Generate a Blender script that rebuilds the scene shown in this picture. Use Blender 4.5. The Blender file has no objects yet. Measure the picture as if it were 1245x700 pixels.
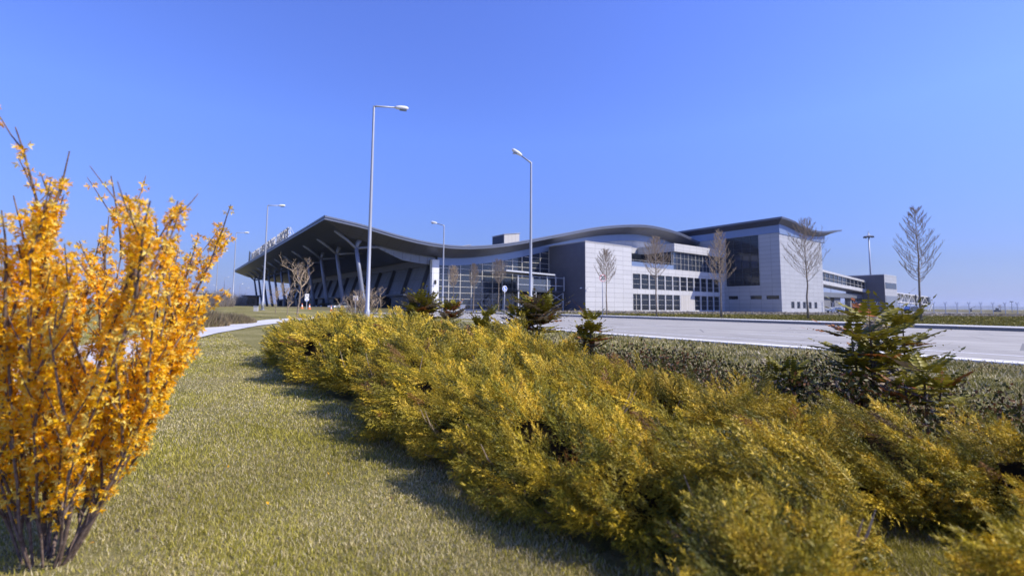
import bpy, math, random
import numpy as np
from mathutils import Vector, Matrix

rnd = random.Random(7)
rng = np.random.default_rng(11)
SC = bpy.context.scene
COL = SC.collection
rad = math.radians

# ------------------------------------------------------------------ camera model (used to turn a pixel of the photo into a ground point)
F = 553.33; PX, PY = 622.5, 328.0; TH = math.atan(43.8 / F); ROLL = 0.0075; H = 1.15
_R = np.array([1, 0, 0.]); FW = np.array([0, math.cos(TH), math.sin(TH)]); _U = np.array([0, -math.sin(TH), math.cos(TH)])
R2 = math.cos(ROLL) * _R + math.sin(ROLL) * _U; U2 = -math.sin(ROLL) * _R + math.cos(ROLL) * _U
def ray(px, py): return (px - PX) / F * R2 + (PY - py) / F * U2 + FW
def atdepth(px, py, Y):
    d = ray(px, py); return d * (Y / d[1]) + np.array([0, 0, H])
PHI = rad(36)
Bv = np.array([math.cos(PHI), math.sin(PHI)]); Av = np.array([-math.sin(PHI), math.cos(PHI)])
def PQ(p, q): return p * Bv + q * Av
def S(t, a, b):
    t = np.clip((t - a) / (b - a), 0, 1); return t * t * (3 - 2 * t)
def tz(x, y):
    p = x * Bv[0] + y * Bv[1]; q = x * Av[0] + y * Av[1]
    return 0.8 * S(q, 20, 65) * (1 - S(p, 8, 22))
def gpt(px, py):
    z = 0.0
    for _ in range(12):
        d = ray(px, py); t = (z - H) / d[2]; P = d * t + np.array([0, 0, H]); z = float(tz(P[0], P[1]))
    return Vector((P[0], P[1], z))
C0 = np.append(atdepth(712, 372.7, 99)[:2], 0)

# ------------------------------------------------------------------ helpers
def link(o, parent=None):
    COL.objects.link(o)
    if parent is not None: o.parent = parent
    return o
def tag(o, label=None, cat=None, group=None, kind=None):
    if label: o['label'] = label
    if cat: o['category'] = cat
    if group: o['group'] = group
    if kind: o['kind'] = kind
    return o
def thing(name, label, cat, loc=(0, 0, 0), rz=0.0, group=None):
    o = bpy.data.objects.new(name, None); o.empty_display_size = .2; link(o)
    o.location = loc; o.rotation_euler = (0, 0, rz)
    return tag(o, label, cat, group)
def copy_tree(o, parent=None):
    c = o.copy(); link(c)
    if parent is not None: c.parent = parent
    for ch in list(o.children): copy_tree(ch, c)
    return c

class MB:
    def __init__(s): s.v = []; s.f = []; s.c = []; s.col = (1, 1, 1)
    def add(s, vs, fs):
        n = len(s.v); s.v += [tuple(v) for v in vs]; s.f += [tuple(i + n for i in f) for f in fs]
        s.c += [s.col] * len(vs)
    def box(s, x0, x1, y0, y1, z0, z1, M=None):
        vs = [(x, y, z) for z in (z0, z1) for y in (y0, y1) for x in (x0, x1)]
        if M is not None: vs = [tuple(M @ Vector(v)) for v in vs]
        s.add(vs, [(0, 2, 3, 1), (4, 5, 7, 6), (0, 1, 5, 4), (2, 6, 7, 3), (0, 4, 6, 2), (1, 3, 7, 5)])
        return s
    def quad(s, a, b, c, d): s.add([a, b, c, d], [(0, 1, 2, 3)]); return s
    def tube(s, pts, rr, n=6, cap=True):
        pts = [Vector(p) for p in pts]
        if not hasattr(rr, '__len__'): rr = [rr] * len(pts)
        base = len(s.v); up = None; rings = []
        for i, p in enumerate(pts):
            t = (pts[min(i + 1, len(pts) - 1)] - pts[max(i - 1, 0)])
            if t.length < 1e-9: t = Vector((0, 0, 1))
            t.normalize()
            if up is None:
                up = Vector((1, 0, 0)) if abs(t.x) < .9 else Vector((0, 1, 0))
            u = (up - t * up.dot(t))
            if u.length < 1e-6: u = t.orthogonal()
            u.normalize(); w = t.cross(u); up = u
            rings.append([p + (u * math.cos(2 * math.pi * k / n) + w * math.sin(2 * math.pi * k / n)) * rr[i] for k in range(n)])
        vs = [v for r in rings for v in r]; fs = []
        for i in range(len(pts) - 1):
            for k in range(n):
                a = i * n + k; b = i * n + (k + 1) % n
                fs.append((a, b, b + n, a + n))
        if cap:
            fs.append(tuple(range(n - 1, -1, -1))); m = (len(pts) - 1) * n; fs.append(tuple(range(m, m + n)))
        s.add(vs, fs); return s
    def bar(s, a, b, w, h=None):            # rectangular bar between two points
        a = Vector(a); b = Vector(b); h = h or w; t = (b - a).normalized()
        u = t.cross(Vector((0, 0, 1)))
        if u.length < 1e-4: u = Vector((1, 0, 0))
        u.normalize(); v = u.cross(t)
        vs = [q + u * (sx * w / 2) + v * (sy * h / 2) for q in (a, b) for sx, sy in ((-1, -1), (1, -1), (1, 1), (-1, 1))]
        s.add(vs, [(3, 2, 1, 0), (4, 5, 6, 7), (0, 1, 5, 4), (1, 2, 6, 5), (2, 3, 7, 6), (3, 0, 4, 7)]); return s
    def lathe(s, prof, n=12, c=(0, 0, 0), axis='z'):
        vs = []; fs = []
        for r, z in prof:
            for k in range(n):
                a = 2 * math.pi * k / n; x, y = r * math.cos(a), r * math.sin(a)
                v = (x, y, z) if axis == 'z' else ((x, z, y) if axis == 'y' else (z, x, y))
                vs.append((v[0] + c[0], v[1] + c[1], v[2] + c[2]))
        for i in range(len(prof) - 1):
            for k in range(n):
                a = i * n + k; b = i * n + (k + 1) % n; fs.append((a, b, b + n, a + n))
        fs.append(tuple(range(n - 1, -1, -1))); m = (len(prof) - 1) * n; fs.append(tuple(range(m, m + n)))
        s.add(vs, fs); return s
    def prism(s, poly, h0, h1, M=None):      # polygon in local XZ extruded along Y
        n = len(poly); vs = [(x, h0, z) for x, z in poly] + [(x, h1, z) for x, z in poly]
        if M is not None: vs = [tuple(M @ Vector(v)) for v in vs]
        fs = [tuple(range(n - 1, -1, -1)), tuple(range(n, 2 * n))] + [(i, (i + 1) % n, (i + 1) % n + n, i + n) for i in range(n)]
        s.add(vs, [tuple(reversed(f)) for f in fs]); return s
    def build(s, name, mat, parent=None, smooth=False, colors=False, fix=True):
        me = bpy.data.meshes.new(name); me.from_pydata(s.v, [], s.f)
        if colors:
            at = me.color_attributes.new('Col', 'FLOAT_COLOR', 'POINT')
            at.data.foreach_set('color', np.hstack([np.array(s.c, dtype=np.float32), np.ones((len(s.c), 1), np.float32)]).ravel())
        if fix:
            import bmesh
            bm = bmesh.new(); bm.from_mesh(me); bmesh.ops.recalc_face_normals(bm, faces=bm.faces); bm.to_mesh(me); bm.free()
        me.materials.append(mat)
        if smooth: me.polygons.foreach_set('use_smooth', [True] * len(me.polygons))
        me.update()
        return link(bpy.data.objects.new(name, me), parent)

def np_mesh(name, V, T, mat, cols=None, parent=None, smooth=False):
    me = bpy.data.meshes.new(name); V = np.asarray(V, np.float32); T = np.asarray(T, np.int32)
    me.vertices.add(len(V)); me.vertices.foreach_set('co', V.ravel())
    me.loops.add(T.size); me.loops.foreach_set('vertex_index', T.ravel())
    me.polygons.add(len(T)); k = T.shape[1]
    me.polygons.foreach_set('loop_start', np.arange(len(T), dtype=np.int32) * k)
    if smooth: me.polygons.foreach_set('use_smooth', np.ones(len(T), bool))
    if cols is not None:
        at = me.color_attributes.new('Col', 'FLOAT_COLOR', 'POINT')
        at.data.foreach_set('color', np.hstack([np.asarray(cols, np.float32), np.ones((len(V), 1), np.float32)]).ravel())
    me.update(calc_edges=True); me.validate()
    me.materials.append(mat)
    return link(bpy.data.objects.new(name, me), parent)

# ------------------------------------------------------------------ materials
class NT:
    def __init__(s, name):
        s.m = bpy.data.materials.new(name); s.m.use_nodes = True; s.t = s.m.node_tree; s.t.nodes.clear()
        s.out = s.n('ShaderNodeOutputMaterial')
    def n(s, typ, **kw):
        o = s.t.nodes.new(typ)
        for k, v in kw.items(): setattr(o, k, v)
        return o
    def l(s, a, b): s.t.links.new(a, b)
    def math(s, op, a, b=None):
        o = s.n('ShaderNodeMath', operation=op)
        for i, x in enumerate((a, b)):
            if x is None: continue
            if isinstance(x, (int, float)): o.inputs[i].default_value = x
            else: s.l(x, o.inputs[i])
        return o.outputs[0]
    def mix(s, fac, a, b, mode='MIX'):
        o = s.n('ShaderNodeMix', data_type='RGBA', blend_type=mode)
        for i, x in ((0, fac), (6, a), (7, b)):
            if isinstance(x, (int, float)): o.inputs[i].default_value = x
            elif isinstance(x, tuple): o.inputs[i].default_value = (*x[:3], 1)
            else: s.l(x, o.inputs[i])
        return o.outputs[2]
    def noise(s, vec, scale, detail=4, rough=.55):
        o = s.n('ShaderNodeTexNoise'); o.inputs['Scale'].default_value = scale; o.inputs['Detail'].default_value = detail
        o.inputs['Roughness'].default_value = rough
        if vec is not None: s.l(vec, o.inputs['Vector'])
        return o.outputs['Fac']
    def ramp(s, fac, stops):
        o = s.n('ShaderNodeValToRGB'); e = o.color_ramp.elements
        while len(e) < len(stops): e.new(.5)
        for i, (p, c) in enumerate(stops): e[i].position = p; e[i].color = (*c, 1)
        s.l(fac, o.inputs[0]); return o.outputs[0]
    def coord(s, kind='Object'): return s.n('ShaderNodeTexCoord').outputs[kind]
    def pos(s): return s.n('ShaderNodeNewGeometry').outputs['Position']
    def bsdf(s, base, rough=.6, metal=0., spec=.5, bump=None, bstr=.3, bdist=.02):
        b = s.n('ShaderNodeBsdfPrincipled')
        for k, v in (('Base Color', base), ('Roughness', rough), ('Metallic', metal), ('Specular IOR Level', spec)):
            if isinstance(v, tuple): b.inputs[k].default_value = (*v[:3], 1)
            elif isinstance(v, (int, float)): b.inputs[k].default_value = v
            else: s.l(v, b.inputs[k])
        if bump is not None:
            u = s.n('ShaderNodeBump'); u.inputs['Strength'].default_value = bstr; u.inputs['Distance'].default_value = bdist
            s.l(bump, u.inputs['Height']); s.l(u.outputs[0], b.inputs['Normal'])
        return b
    def done(s, shader): s.l(shader.outputs[0] if hasattr(shader, 'outputs') else shader, s.out.inputs[0]); return s.m

def simple(name, base, rough=.6, metal=0., var=.15, scale=3., spec=.5):
    t = NT(name); f = t.noise(t.coord(), scale)
    c = t.mix(f, tuple(x * (1 - var) for x in base), tuple(min(1, x * (1 + var)) for x in base))
    return t.done(t.bsdf(c, rough, metal, spec))

def panel(name, base, w, h, rough=.45, metal=.0, line=.35, ms=.03, var=.06, spec=.5, mono=False):
    t = NT(name); x = t.n('ShaderNodeSeparateXYZ'); t.l(t.coord(), x.inputs[0])
    cmb = t.n('ShaderNodeCombineXYZ'); t.l(t.math('ADD', x.outputs[0], x.outputs[1]), cmb.inputs[0]); t.l(x.outputs[2], cmb.inputs[1])
    b = t.n('ShaderNodeTexBrick', offset=0.0, squash=1.0); t.l(cmb.outputs[0], b.inputs['Vector'])
    b.inputs['Scale'].default_value = 1; b.inputs['Brick Width'].default_value = w; b.inputs['Row Height'].default_value = h
    b.inputs['Mortar Size'].default_value = ms; b.inputs['Mortar Smooth'].default_value = .1; b.inputs['Bias'].default_value = 0
    b.inputs['Color1'].default_value = (*[q * (1 - var) for q in base], 1); b.inputs['Color2'].default_value = (*[min(1, q * (1 + var)) for q in base], 1)
    b.inputs['Mortar'].default_value = (*[q * line for q in base], 1)
    dirt = t.noise(t.coord(), .6, 6)
    c = t.mix(t.math('MULTIPLY', dirt, .28), b.outputs['Color'], tuple(q * .72 for q in base))
    return t.done(t.bsdf(c, rough, metal, spec, bump=b.outputs['Fac'], bstr=-.3, bdist=.01))

def glass(name, tint, trans=.35, rough=.05, refl=1.0):
    t = NT(name)
    tr = t.n('ShaderNodeBsdfTransparent'); tr.inputs[0].default_value = (*[min(1, c * 1.0) for c in tint], 1)
    d = t.bsdf(tuple(c * .12 for c in tint), .25, 0, .3)
    m1 = t.n('ShaderNodeMixShader'); m1.inputs[0].default_value = trans; t.l(d.outputs[0], m1.inputs[1]); t.l(tr.outputs[0], m1.inputs[2])
    g = t.n('ShaderNodeBsdfGlossy'); g.inputs['Roughness'].default_value = rough; g.inputs[0].default_value = (.9, .95, 1, 1)
    fr = t.n('ShaderNodeFresnel'); fr.inputs[0].default_value = 1.5
    m2 = t.n('ShaderNodeMixShader'); t.l(t.math('MULTIPLY', fr.outputs[0], refl), m2.inputs[0]); t.l(m1.outputs[0], m2.inputs[1]); t.l(g.outputs[0], m2.inputs[2])
    return t.done(m2)

def leafy(name, tint=(1, 1, 1), rough=.55, trans=.25, spec=.35):
    t = NT(name); a = t.n('ShaderNodeAttribute', attribute_name='Col')
    c = t.mix(1.0, a.outputs['Color'], tint, 'MULTIPLY')
    b = t.bsdf(c, rough, 0, spec); tr = t.n('ShaderNodeBsdfTranslucent'); t.l(c, tr.inputs[0])
    m = t.n('ShaderNodeMixShader'); m.inputs[0].default_value = trans; t.l(b.outputs[0], m.inputs[1]); t.l(tr.outputs[0], m.inputs[2])
    return t.done(m)

def bark(name, a, b, scale=18):
    t = NT(name); f = t.noise(t.coord(), scale, 6)
    return t.done(t.bsdf(t.ramp(f, [(.3, a), (.7, b)]), .85, 0, .2, bump=f, bstr=.4, bdist=.01))

M = {}
M['white_panel'] = panel('white cladding', (.55, .55, .555), 3.1, 1.08, .42, 0, .42, .035, .05)
M['tower_panel'] = panel('tower cladding', (.43, .435, .445), 3.0, 1.12, .4, .08, .45, .035, .05)
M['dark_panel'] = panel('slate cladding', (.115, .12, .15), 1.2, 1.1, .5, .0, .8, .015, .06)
M['blue_band'] = panel('blue grey band', (.20, .27, .43), 4.2, 3.0, .4, .2, .7, .02, .04)
M['grey_panel'] = panel('grey cladding', (.19, .205, .235), 1.5, 1.1, .42, .2, .7, .02, .05)
M['entrance_panel'] = panel('entrance glazing panel', (.30, .33, .40), .62, 2.2, .25, .1, .55, .03, .12)
M['concrete'] = simple('concrete', (.42, .42, .42), .85, 0, .18, 1.5)
M['metal'] = simple('galvanised metal', (.36, .38, .43), .5, .3, .1, 2)
M['steel_dark'] = simple('dark steel', (.06, .07, .09), .5, .3, .1, 3)
M['sign_grey'] = simple('weathered sign letters', (.42, .41, .38), .6, 0, .1, 2)
M['pier'] = simple('grey pier', (.16, .165, .18), .8, 0, .1, 1)  # concrete tone darkened to hold the shade under the walkway
M['steel_light'] = simple('pale steel', (.55, .57, .60), .5, .2, .1, 3)
M['column'] = simple('column paint', (.21, .23, .29), .45, .2, .08, .8)
M['fascia'] = simple('roof edge metal', (.15, .17, .225), .42, .3, .08, .7)
M['mullion'] = simple('mullion', (.50, .48, .44), .5, .2, .06, 2)
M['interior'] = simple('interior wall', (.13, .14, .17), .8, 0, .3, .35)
M['slab'] = simple('interior slab', (.45, .45, .45), .8, 0, .1, 1)
M['glass'] = glass('window glass', (.30, .40, .62), .36, .04, 1.6)
M['glass_dark'] = glass('dark glass', (.10, .13, .20), .25, .06, .8)
M['glass_tower'] = glass('tower glass', (.30, .34, .45), .5, .06, .7)
M['glass_pale'] = glass('pale glass', (.7, .8, .95), .45, .05, 1.5)
M['louvre'] = simple('louvre', (.05, .055, .07), .6, .2, .2, 4)
M['ac_panel'] = panel('plant housing', (.50, .48, .45), 1.1, 6, .6, 0, .7, .05, .05)
M['orange'] = simple('orange plastic', (.85, .22, .03), .5)
M['white_paint'] = simple('white paint', (.80, .80, .80), .5, 0, .05)
M['red_paint'] = simple('red paint', (.55, .02, .02), .45)
M['blue_paint'] = simple('blue sign paint', (.02, .12, .62), .4)
M['black'] = simple('black paint', (.015, .015, .015), .5)
M['rubber'] = simple('rubber', (.02, .02, .02), .9)
M['tree_bark'] = bark('pale bark', (.16, .12, .085), (.36, .30, .23), 9)
M['twig'] = bark('twig bark', (.24, .175, .115), (.46, .37, .26), 20)
M['shrub_bark'] = bark('shrub bark', (.07, .045, .035), (.24, .18, .15), 45)
M['mahonia_bark'] = bark('mahonia bark', (.06, .045, .03), (.2, .15, .1), 40)
M['leaf'] = leafy('leaves'); M['needle'] = leafy('juniper needles', (1, 1, 1), .5, .05, .35)
M['gloss_leaf'] = leafy('glossy leaves', (1, 1, 1), .45, .15, .18)
M['petal'] = leafy('petals', (1, 1, 1), .42, .45, .4)
M['grass'] = leafy('grass blades', (1, 1, 1), .55, .25, .25)
M['dry'] = leafy('dry stems', (1, 1, 1), .8, .15, .2)
M['core'] = simple('dark blocker inside', (.022, .016, .008), 1, 0, .6, 60, 0)  # near-black filler, paints the shade seen in gaps between sprays

def soffit_mat():
    t = NT('soffit metal'); x = t.n('ShaderNodeSeparateXYZ'); t.l(t.coord(), x.inputs[0])
    w = t.math('FRACT', t.math('DIVIDE', x.outputs[1], .8)); ln = t.math('LESS_THAN', w, .06)
    w2 = t.math('FRACT', t.math('DIVIDE', x.outputs[0], 2.4)); ln2 = t.math('LESS_THAN', w2, .02)
    f = t.math('MAXIMUM', ln, ln2)
    c = t.mix(f, (.11, .115, .14), (.045, .047, .055))
    return t.done(t.bsdf(c, .42, .55, .5))
M['soffit'] = soffit_mat()
def ceiling_mat():
    t = NT('canopy ceiling slats'); x = t.n('ShaderNodeSeparateXYZ'); t.l(t.coord(), x.inputs[0])
    w = t.math('FRACT', t.math('DIVIDE', x.outputs[0], .9)); ln = t.math('LESS_THAN', w, .4)
    c = t.mix(ln, (.05, .05, .055), (.17, .17, .18))
    return t.done(t.bsdf(c, .6, .1, .4))
M['ceiling'] = ceiling_mat()

def ground_mat(name, stops, s1=.35, s2=9., s3=70., bdist=.03, bstr=.6):
    t = NT(name); p = t.pos()
    a = t.noise(p, s1, 5); b = t.noise(p, s2, 6, .65); c = t.noise(p, s3, 4, .7)
    f = t.math('ADD', t.math('MULTIPLY', a, .4), t.math('ADD', t.math('MULTIPLY', b, .35), t.math('MULTIPLY', c, .25)))
    return t.done(t.bsdf(t.ramp(f, stops), .95, 0, .1, bump=t.math('ADD', b, c), bstr=bstr, bdist=bdist))
M['lawn'] = ground_mat('lawn turf', [(.34, (.09, .08, .025)), (.46, (.17, .155, .05)), (.56, (.26, .23, .10)), (.68, (.36, .30, .17))])
M['verge'] = ground_mat('verge turf', [(.34, (.055, .058, .010)), (.48, (.095, .098, .018)), (.58, (.13, .125, .03)), (.70, (.19, .16, .06))], .2, 1.5, 14)
M['weeds'] = ground_mat('weedy gravel', [(.34, (.06, .05, .04)), (.47, (.13, .115, .09)), (.57, (.21, .19, .165)), (.70, (.30, .28, .26))], .15, 1.2, 10)
M['field'] = ground_mat('far field', [(.34, (.08, .075, .035)), (.48, (.14, .125, .06)), (.58, (.17, .15, .08)), (.70, (.22, .19, .12))], .02, .2, 3)
M['hill'] = ground_mat('hill', [(.34, (.05, .06, .03)), (.48, (.09, .09, .05)), (.58, (.11, .10, .07)), (.70, (.14, .13, .1))], .002, .01, .05)
M['soil'] = ground_mat('pale soil', [(.36, (.09, .075, .05)), (.46, (.2, .165, .12)), (.54, (.3, .26, .2)), (.64, (.44, .4, .34))], 1.2, 22, 140)
def haze_mat():
    t = NT('haze air'); v = t.n('ShaderNodeVolumePrincipled'); v.inputs['Color'].default_value = (.62, .72, .95, 1); v.inputs['Density'].default_value = 0.9e-4; v.inputs['Anisotropy'].default_value = .2
    t.l(v.outputs[0], t.out.inputs['Volume']); return t.m
M['haze'] = haze_mat()
def road_mat():
    t = NT('worn asphalt'); p = t.pos()
    # stretch along the traffic direction for wear streaks
    mp = t.n('ShaderNodeMapping'); mp.inputs['Rotation'].default_value = (0, 0, -PHI); t.l(p, mp.inputs['Vector'])
    mp2 = t.n('ShaderNodeMapping'); mp2.inputs['Scale'].default_value = (.7, .035, 1); t.l(mp.outputs[0], mp2.inputs['Vector'])
    a = t.noise(mp2.outputs[0], 1.2, 4); b = t.noise(p, .5, 5); c = t.noise(p, 160, 2, .8)
    f = t.math('ADD', t.math('MULTIPLY', a, .45), t.math('ADD', t.math('MULTIPLY', b, .3), t.math('MULTIPLY', c, .25)))
    col = t.ramp(f, [(.36, (.22, .21, .185)), (.46, (.31, .295, .26)), (.54, (.355, .34, .30)), (.64, (.45, .43, .385))])
    v = t.n('ShaderNodeTexVoronoi', feature='DISTANCE_TO_EDGE'); v.inputs['Scale'].default_value = .22; t.l(p, v.inputs['Vector'])
    crack = t.math('LESS_THAN', v.outputs['Distance'], .004)
    col = t.mix(t.math('MULTIPLY', crack, .6), col, (.08, .08, .085))
    return t.done(t.bsdf(col, .8, 0, .4, bump=c, bstr=.3, bdist=.004))
M['road'] = road_mat()
M['pave'] = ground_mat('pale concrete paving', [(.34, (.42, .42, .42)), (.48, (.5, .5, .5)), (.6, (.56, .56, .56)), (.7, (.62, .62, .61))], .3, 3, 60, .004, .3)
M['dark_kerb'] = simple('shade-toned kerb stone', (.20, .195, .19), .9, 0, .2, 2)  # stone darkened so the road-side face carries its shade in the colour
M['kerb'] = simple('kerb stone', (.66, .65, .63), .85, 0, .15, 2.5)
M['marking'] = simple('road paint', (.62, .62, .62), .7, 0, .2, 6)
def paint(name, c, metal=.2): return simple(name, c, .28, metal, .03, 1)
M['car_white'] = paint('white car paint', (.75, .75, .76), 0); M['car_silver'] = paint('silver car paint', (.45, .47, .50), .6)
M['car_dark'] = paint('dark car paint', (.03, .035, .05)); M['car_blue'] = paint('pale blue car paint', (.35, .42, .55), .4)
M['brown'] = simple('brown boards', (.19, .13, .08), .8, 0, .2, 1)

# ------------------------------------------------------------------ world, sun, camera
SUN_AZ, SUN_EL = 103.0, 43.0          # azimuth clockwise from the viewing direction (+Y)
w = bpy.data.worlds.new('World'); SC.world = w; w.use_nodes = True
nt = w.node_tree; nt.nodes.clear()
out = nt.nodes.new('ShaderNodeOutputWorld'); bg = nt.nodes.new('ShaderNodeBackground'); sky = nt.nodes.new('ShaderNodeTexSky')
sky.sky_type = 'NISHITA'; sky.sun_disc = False; sky.sun_elevation = rad(SUN_EL); sky.sun_rotation = rad(SUN_AZ)
sky.altitude = 500; sky.air_density = 1.0; sky.dust_density = .55; sky.ozone_density = 3.2
# the clear spring sky of the photograph is a deeper blue than the model's: tint it, paler towards the horizon
tc = nt.nodes.new('ShaderNodeTexCoord'); sx = nt.nodes.new('ShaderNodeSeparateXYZ'); nt.links.new(tc.outputs['Generated'], sx.inputs[0])
rp = nt.nodes.new('ShaderNodeValToRGB'); el = rp.color_ramp.elements
for i, (p, c) in enumerate([(0.0, (.185, .205, .36)), (.075, (.23, .245, .40)), (.34, (.45, .51, .90)), (.56, (.48, .535, 1.0))]):
    e = el[i] if i < 2 else el.new(p)
    e.position = p; e.color = (*c, 1)
nt.links.new(sx.outputs[2], rp.inputs[0])
tint = nt.nodes.new('ShaderNodeVectorMath'); tint.operation = 'MULTIPLY'; nt.links.new(sky.outputs[0], tint.inputs[0]); nt.links.new(rp.outputs[0], tint.inputs[1])
sc2 = nt.nodes.new('ShaderNodeVectorMath'); sc2.operation = 'SCALE'; sc2.inputs['Scale'].default_value = 2.08; nt.links.new(tint.outputs[0], sc2.inputs[0])
nt.links.new(sc2.outputs[0], bg.inputs[0]); nt.links.new(bg.outputs[0], out.inputs[0])
bg.inputs[1].default_value = .115
sd = bpy.data.lights.new('sun', 'SUN'); sd.energy = 5.0; sd.angle = rad(.5); sd.color = (1, .92, .78)
so = bpy.data.objects.new('sun', sd); link(so)
sv = Vector((math.sin(rad(SUN_AZ)) * math.cos(rad(SUN_EL)), math.cos(rad(SUN_AZ)) * math.cos(rad(SUN_EL)), math.sin(rad(SUN_EL))))
so.rotation_euler = sv.to_track_quat('Z', 'Y').to_euler(); so.location = (20, -20, 40)
cd = bpy.data.cameras.new('camera'); co = bpy.data.objects.new('camera', cd); link(co); SC.camera = co
cd.sensor_fit = 'HORIZONTAL'; cd.sensor_width = 36; cd.lens = F / 1245 * 36; cd.shift_y = -(350 - PY) / 1245
cd.clip_start = .05; cd.clip_end = 40000
m3 = Matrix((R2, U2, -FW)).transposed()
co.matrix_world = Matrix.Translation((0, 0, H)) @ m3.to_4x4()
cd.dof.use_dof = True; cd.dof.focus_distance = 6.0; cd.dof.aperture_fstop = 1.45
SC.view_settings.view_transform = 'Standard'; SC.view_settings.look = 'None'; SC.view_settings.exposure = 0.35; SC.view_settings.gamma = 1
SC.cycles.use_denoising = True
SC.cycles.max_bounces = 6; SC.cycles.transparent_max_bounces = 12
SC.cycles.volume_bounces = 0

# ------------------------------------------------------------------ ground sheets
def sheet(name, xs, ys, zf, mat, kind='structure'):
    X, Y = np.meshgrid(xs, ys); Z = zf(X, Y); n = len(xs)
    V = np.stack([X, Y, Z], -1).reshape(-1, 3)
    i, j = np.meshgrid(np.arange(len(ys) - 1), np.arange(n - 1), indexing='ij'); a = (i * n + j).ravel()
    o = np_mesh(name, V, np.stack([a, a + 1, a + n + 1, a + n], 1), mat, smooth=True); tag(o, kind=kind); return o
def axis(a, b, fine, far):
    v = list(np.arange(a, b + .1, fine)); s = fine
    lo, hi = [], []
    x = a
    while x > -far: s *= 1.35; x -= s; lo.append(x)
    s = fine; x = b
    while x < far: s *= 1.35; x += s; hi.append(x)
    return np.array(lo[::-1] + v + hi)
bumpy = lambda x, y: tz(x, y) + .012 * np.sin(x * 2.1 + 1) * np.sin(y * 1.7) - .012
g = sheet('ground', axis(-60, 60, 1.0, 12000), axis(-20, 110, 1.0, 12000), bumpy, M['lawn']); tag(g, 'mown lawn and open land of dry olive grass', 'ground')
def strip(name, edgeL, edgeR, z, mat, label, cat, follow=True):
    """sheet between two polylines given as (p,q) lists, resampled"""
    def rs(pl, n):
        pl = np.array(pl, float); d = np.r_[0, np.cumsum(np.hypot(*np.diff(pl, axis=0).T))]; t = np.linspace(0, d[-1], n)
        return np.stack([np.interp(t, d, pl[:, 0]), np.interp(t, d, pl[:, 1])], 1)
    n = 90; m = 6; L, Rr = rs(edgeL, n), rs(edgeR, n); V = []
    for i in range(n):
        for k in range(m):
            p = L[i] + (Rr[i] - L[i]) * k / (m - 1); V.append((p[0], p[1], (float(tz(*p)) if follow else 0) + z))
    T = [(i * m + k, i * m + k + 1, (i + 1) * m + k + 1, (i + 1) * m + k) for i in range(n - 1) for k in range(m - 1)]
    o = np_mesh(name, V, T, mat, smooth=True); tag(o, label, cat, kind='structure'); return o
def pq(l): return [tuple(PQ(a, b)) for a, b in l]
# road with its near edge stepping in, far kerb at p=35.5
NEAR = [(14.7, -70), (14.7, 16), (16.5, 22), (21, 32), (22, 60), (22, 260)]
FARK = [(35.5, -70), (35.5, 16), (35.5, 22), (35.5, 32), (35.5, 72), (35.5, 260)]
strip('road', pq(NEAR), pq(FARK), .018, M['road'], 'wide pale grey asphalt road crossing behind the planting bed', 'road', follow=True)
strip('field', [(-300, 66), (4, 66), (40, 70), (120, 52), (400, 30)], [(-300, 900), (4, 900), (80, 900), (200, 900), (900, 900)], .004, M['field'], 'dry open field behind the airport', 'field', follow=True)
strip('verge', pq([(38.79, -60), (38.79, 70)]), [(110, -10), (95, 60), (66, 56), (32, 67), (13, 65), (-6, 78)][0:6], .185, M['verge'], 'olive grass verge between the far kerb and the weedy strip', 'verge', follow=False)
strip('weed_strip', [(110, 40), (66, 55.5), (32, 66), (13, 64.5), (-3, 76)], [(120, 96), (90, 96), (60, 97), (30, 100), (4, 100)], .19, M['weeds'], 'grey weedy gravel strip in front of the terminal', 'gravel', follow=False)
strip('forecourt', pq([(18, 66), (18, 235)]), pq([(44, 66), (44, 235)]), .03, M['pave'], 'pale concrete forecourt under the terminal canopy', 'paving')
M['apron'] = simple('apron concrete', (.17, .165, .16), .9, 0, .2, .2)
strip('apron', pq([(100, 30), (100, 190)]), pq([(230, 30), (230, 190)]), .028, M['apron'], 'concrete apron behind the gate building', 'paving', follow=False)
PATH = [(-6.0, 3.0), (-8.2, 8.0), (-10.3, 12.2), (-12.4, 17.4), (-13.9, 23), (-14.4, 29), (-13.2, 34), (-10, 39), (-5, 43)]
pl = np.array(PATH); tg = np.gradient(pl, axis=0); nn = np.stack([tg[:, 1], -tg[:, 0]], 1); nn /= np.linalg.norm(nn, axis=1)[:, None]
strip('path', pl - nn * 1.05, pl + nn * 1.05, .02, M['pave'], 'white paved footpath curving across the lawn', 'path')
# kerbs: real steps
def kerb(name, poly, wid, h, label, km='kerb'):
    b = MB(); poly = np.array(poly); n = len(poly)
    tgt = np.gradient(poly, axis=0); nr = np.stack([tgt[:, 1], -tgt[:, 0]], 1); nr /= np.linalg.norm(nr, axis=1)[:, None]
    for i in range(n - 1):
        a, c = poly[i], poly[i + 1]; L = np.linalg.norm(c - a); k = max(1, int(L / 3))
        for j in range(k):
            P0 = a + (c - a) * j / k; P1 = a + (c - a) * ((j + 1) / k) - (c - a) / L * .012; n0 = nr[i] + (nr[i + 1] - nr[i]) * j / k
            q = [P0, P1, P1 + n0 * wid, P0 + n0 * wid]; zs = [float(tz(*u)) for u in q]
            hh = h + rnd.uniform(-.004, .004)
            b.add([(u[0], u[1], z - .05) for u, z in zip(q, zs)] + [(u[0], u[1], z + hh) for u, z in zip(q, zs)],
                  [(3, 2, 1, 0), (4, 5, 6, 7), (0, 1, 5, 4), (1, 2, 6, 5), (2, 3, 7, 6), (3, 0, 4, 7)])
    o = b.build(name, M[km]); tag(o, label, 'kerb', kind='structure'); return o
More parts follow.
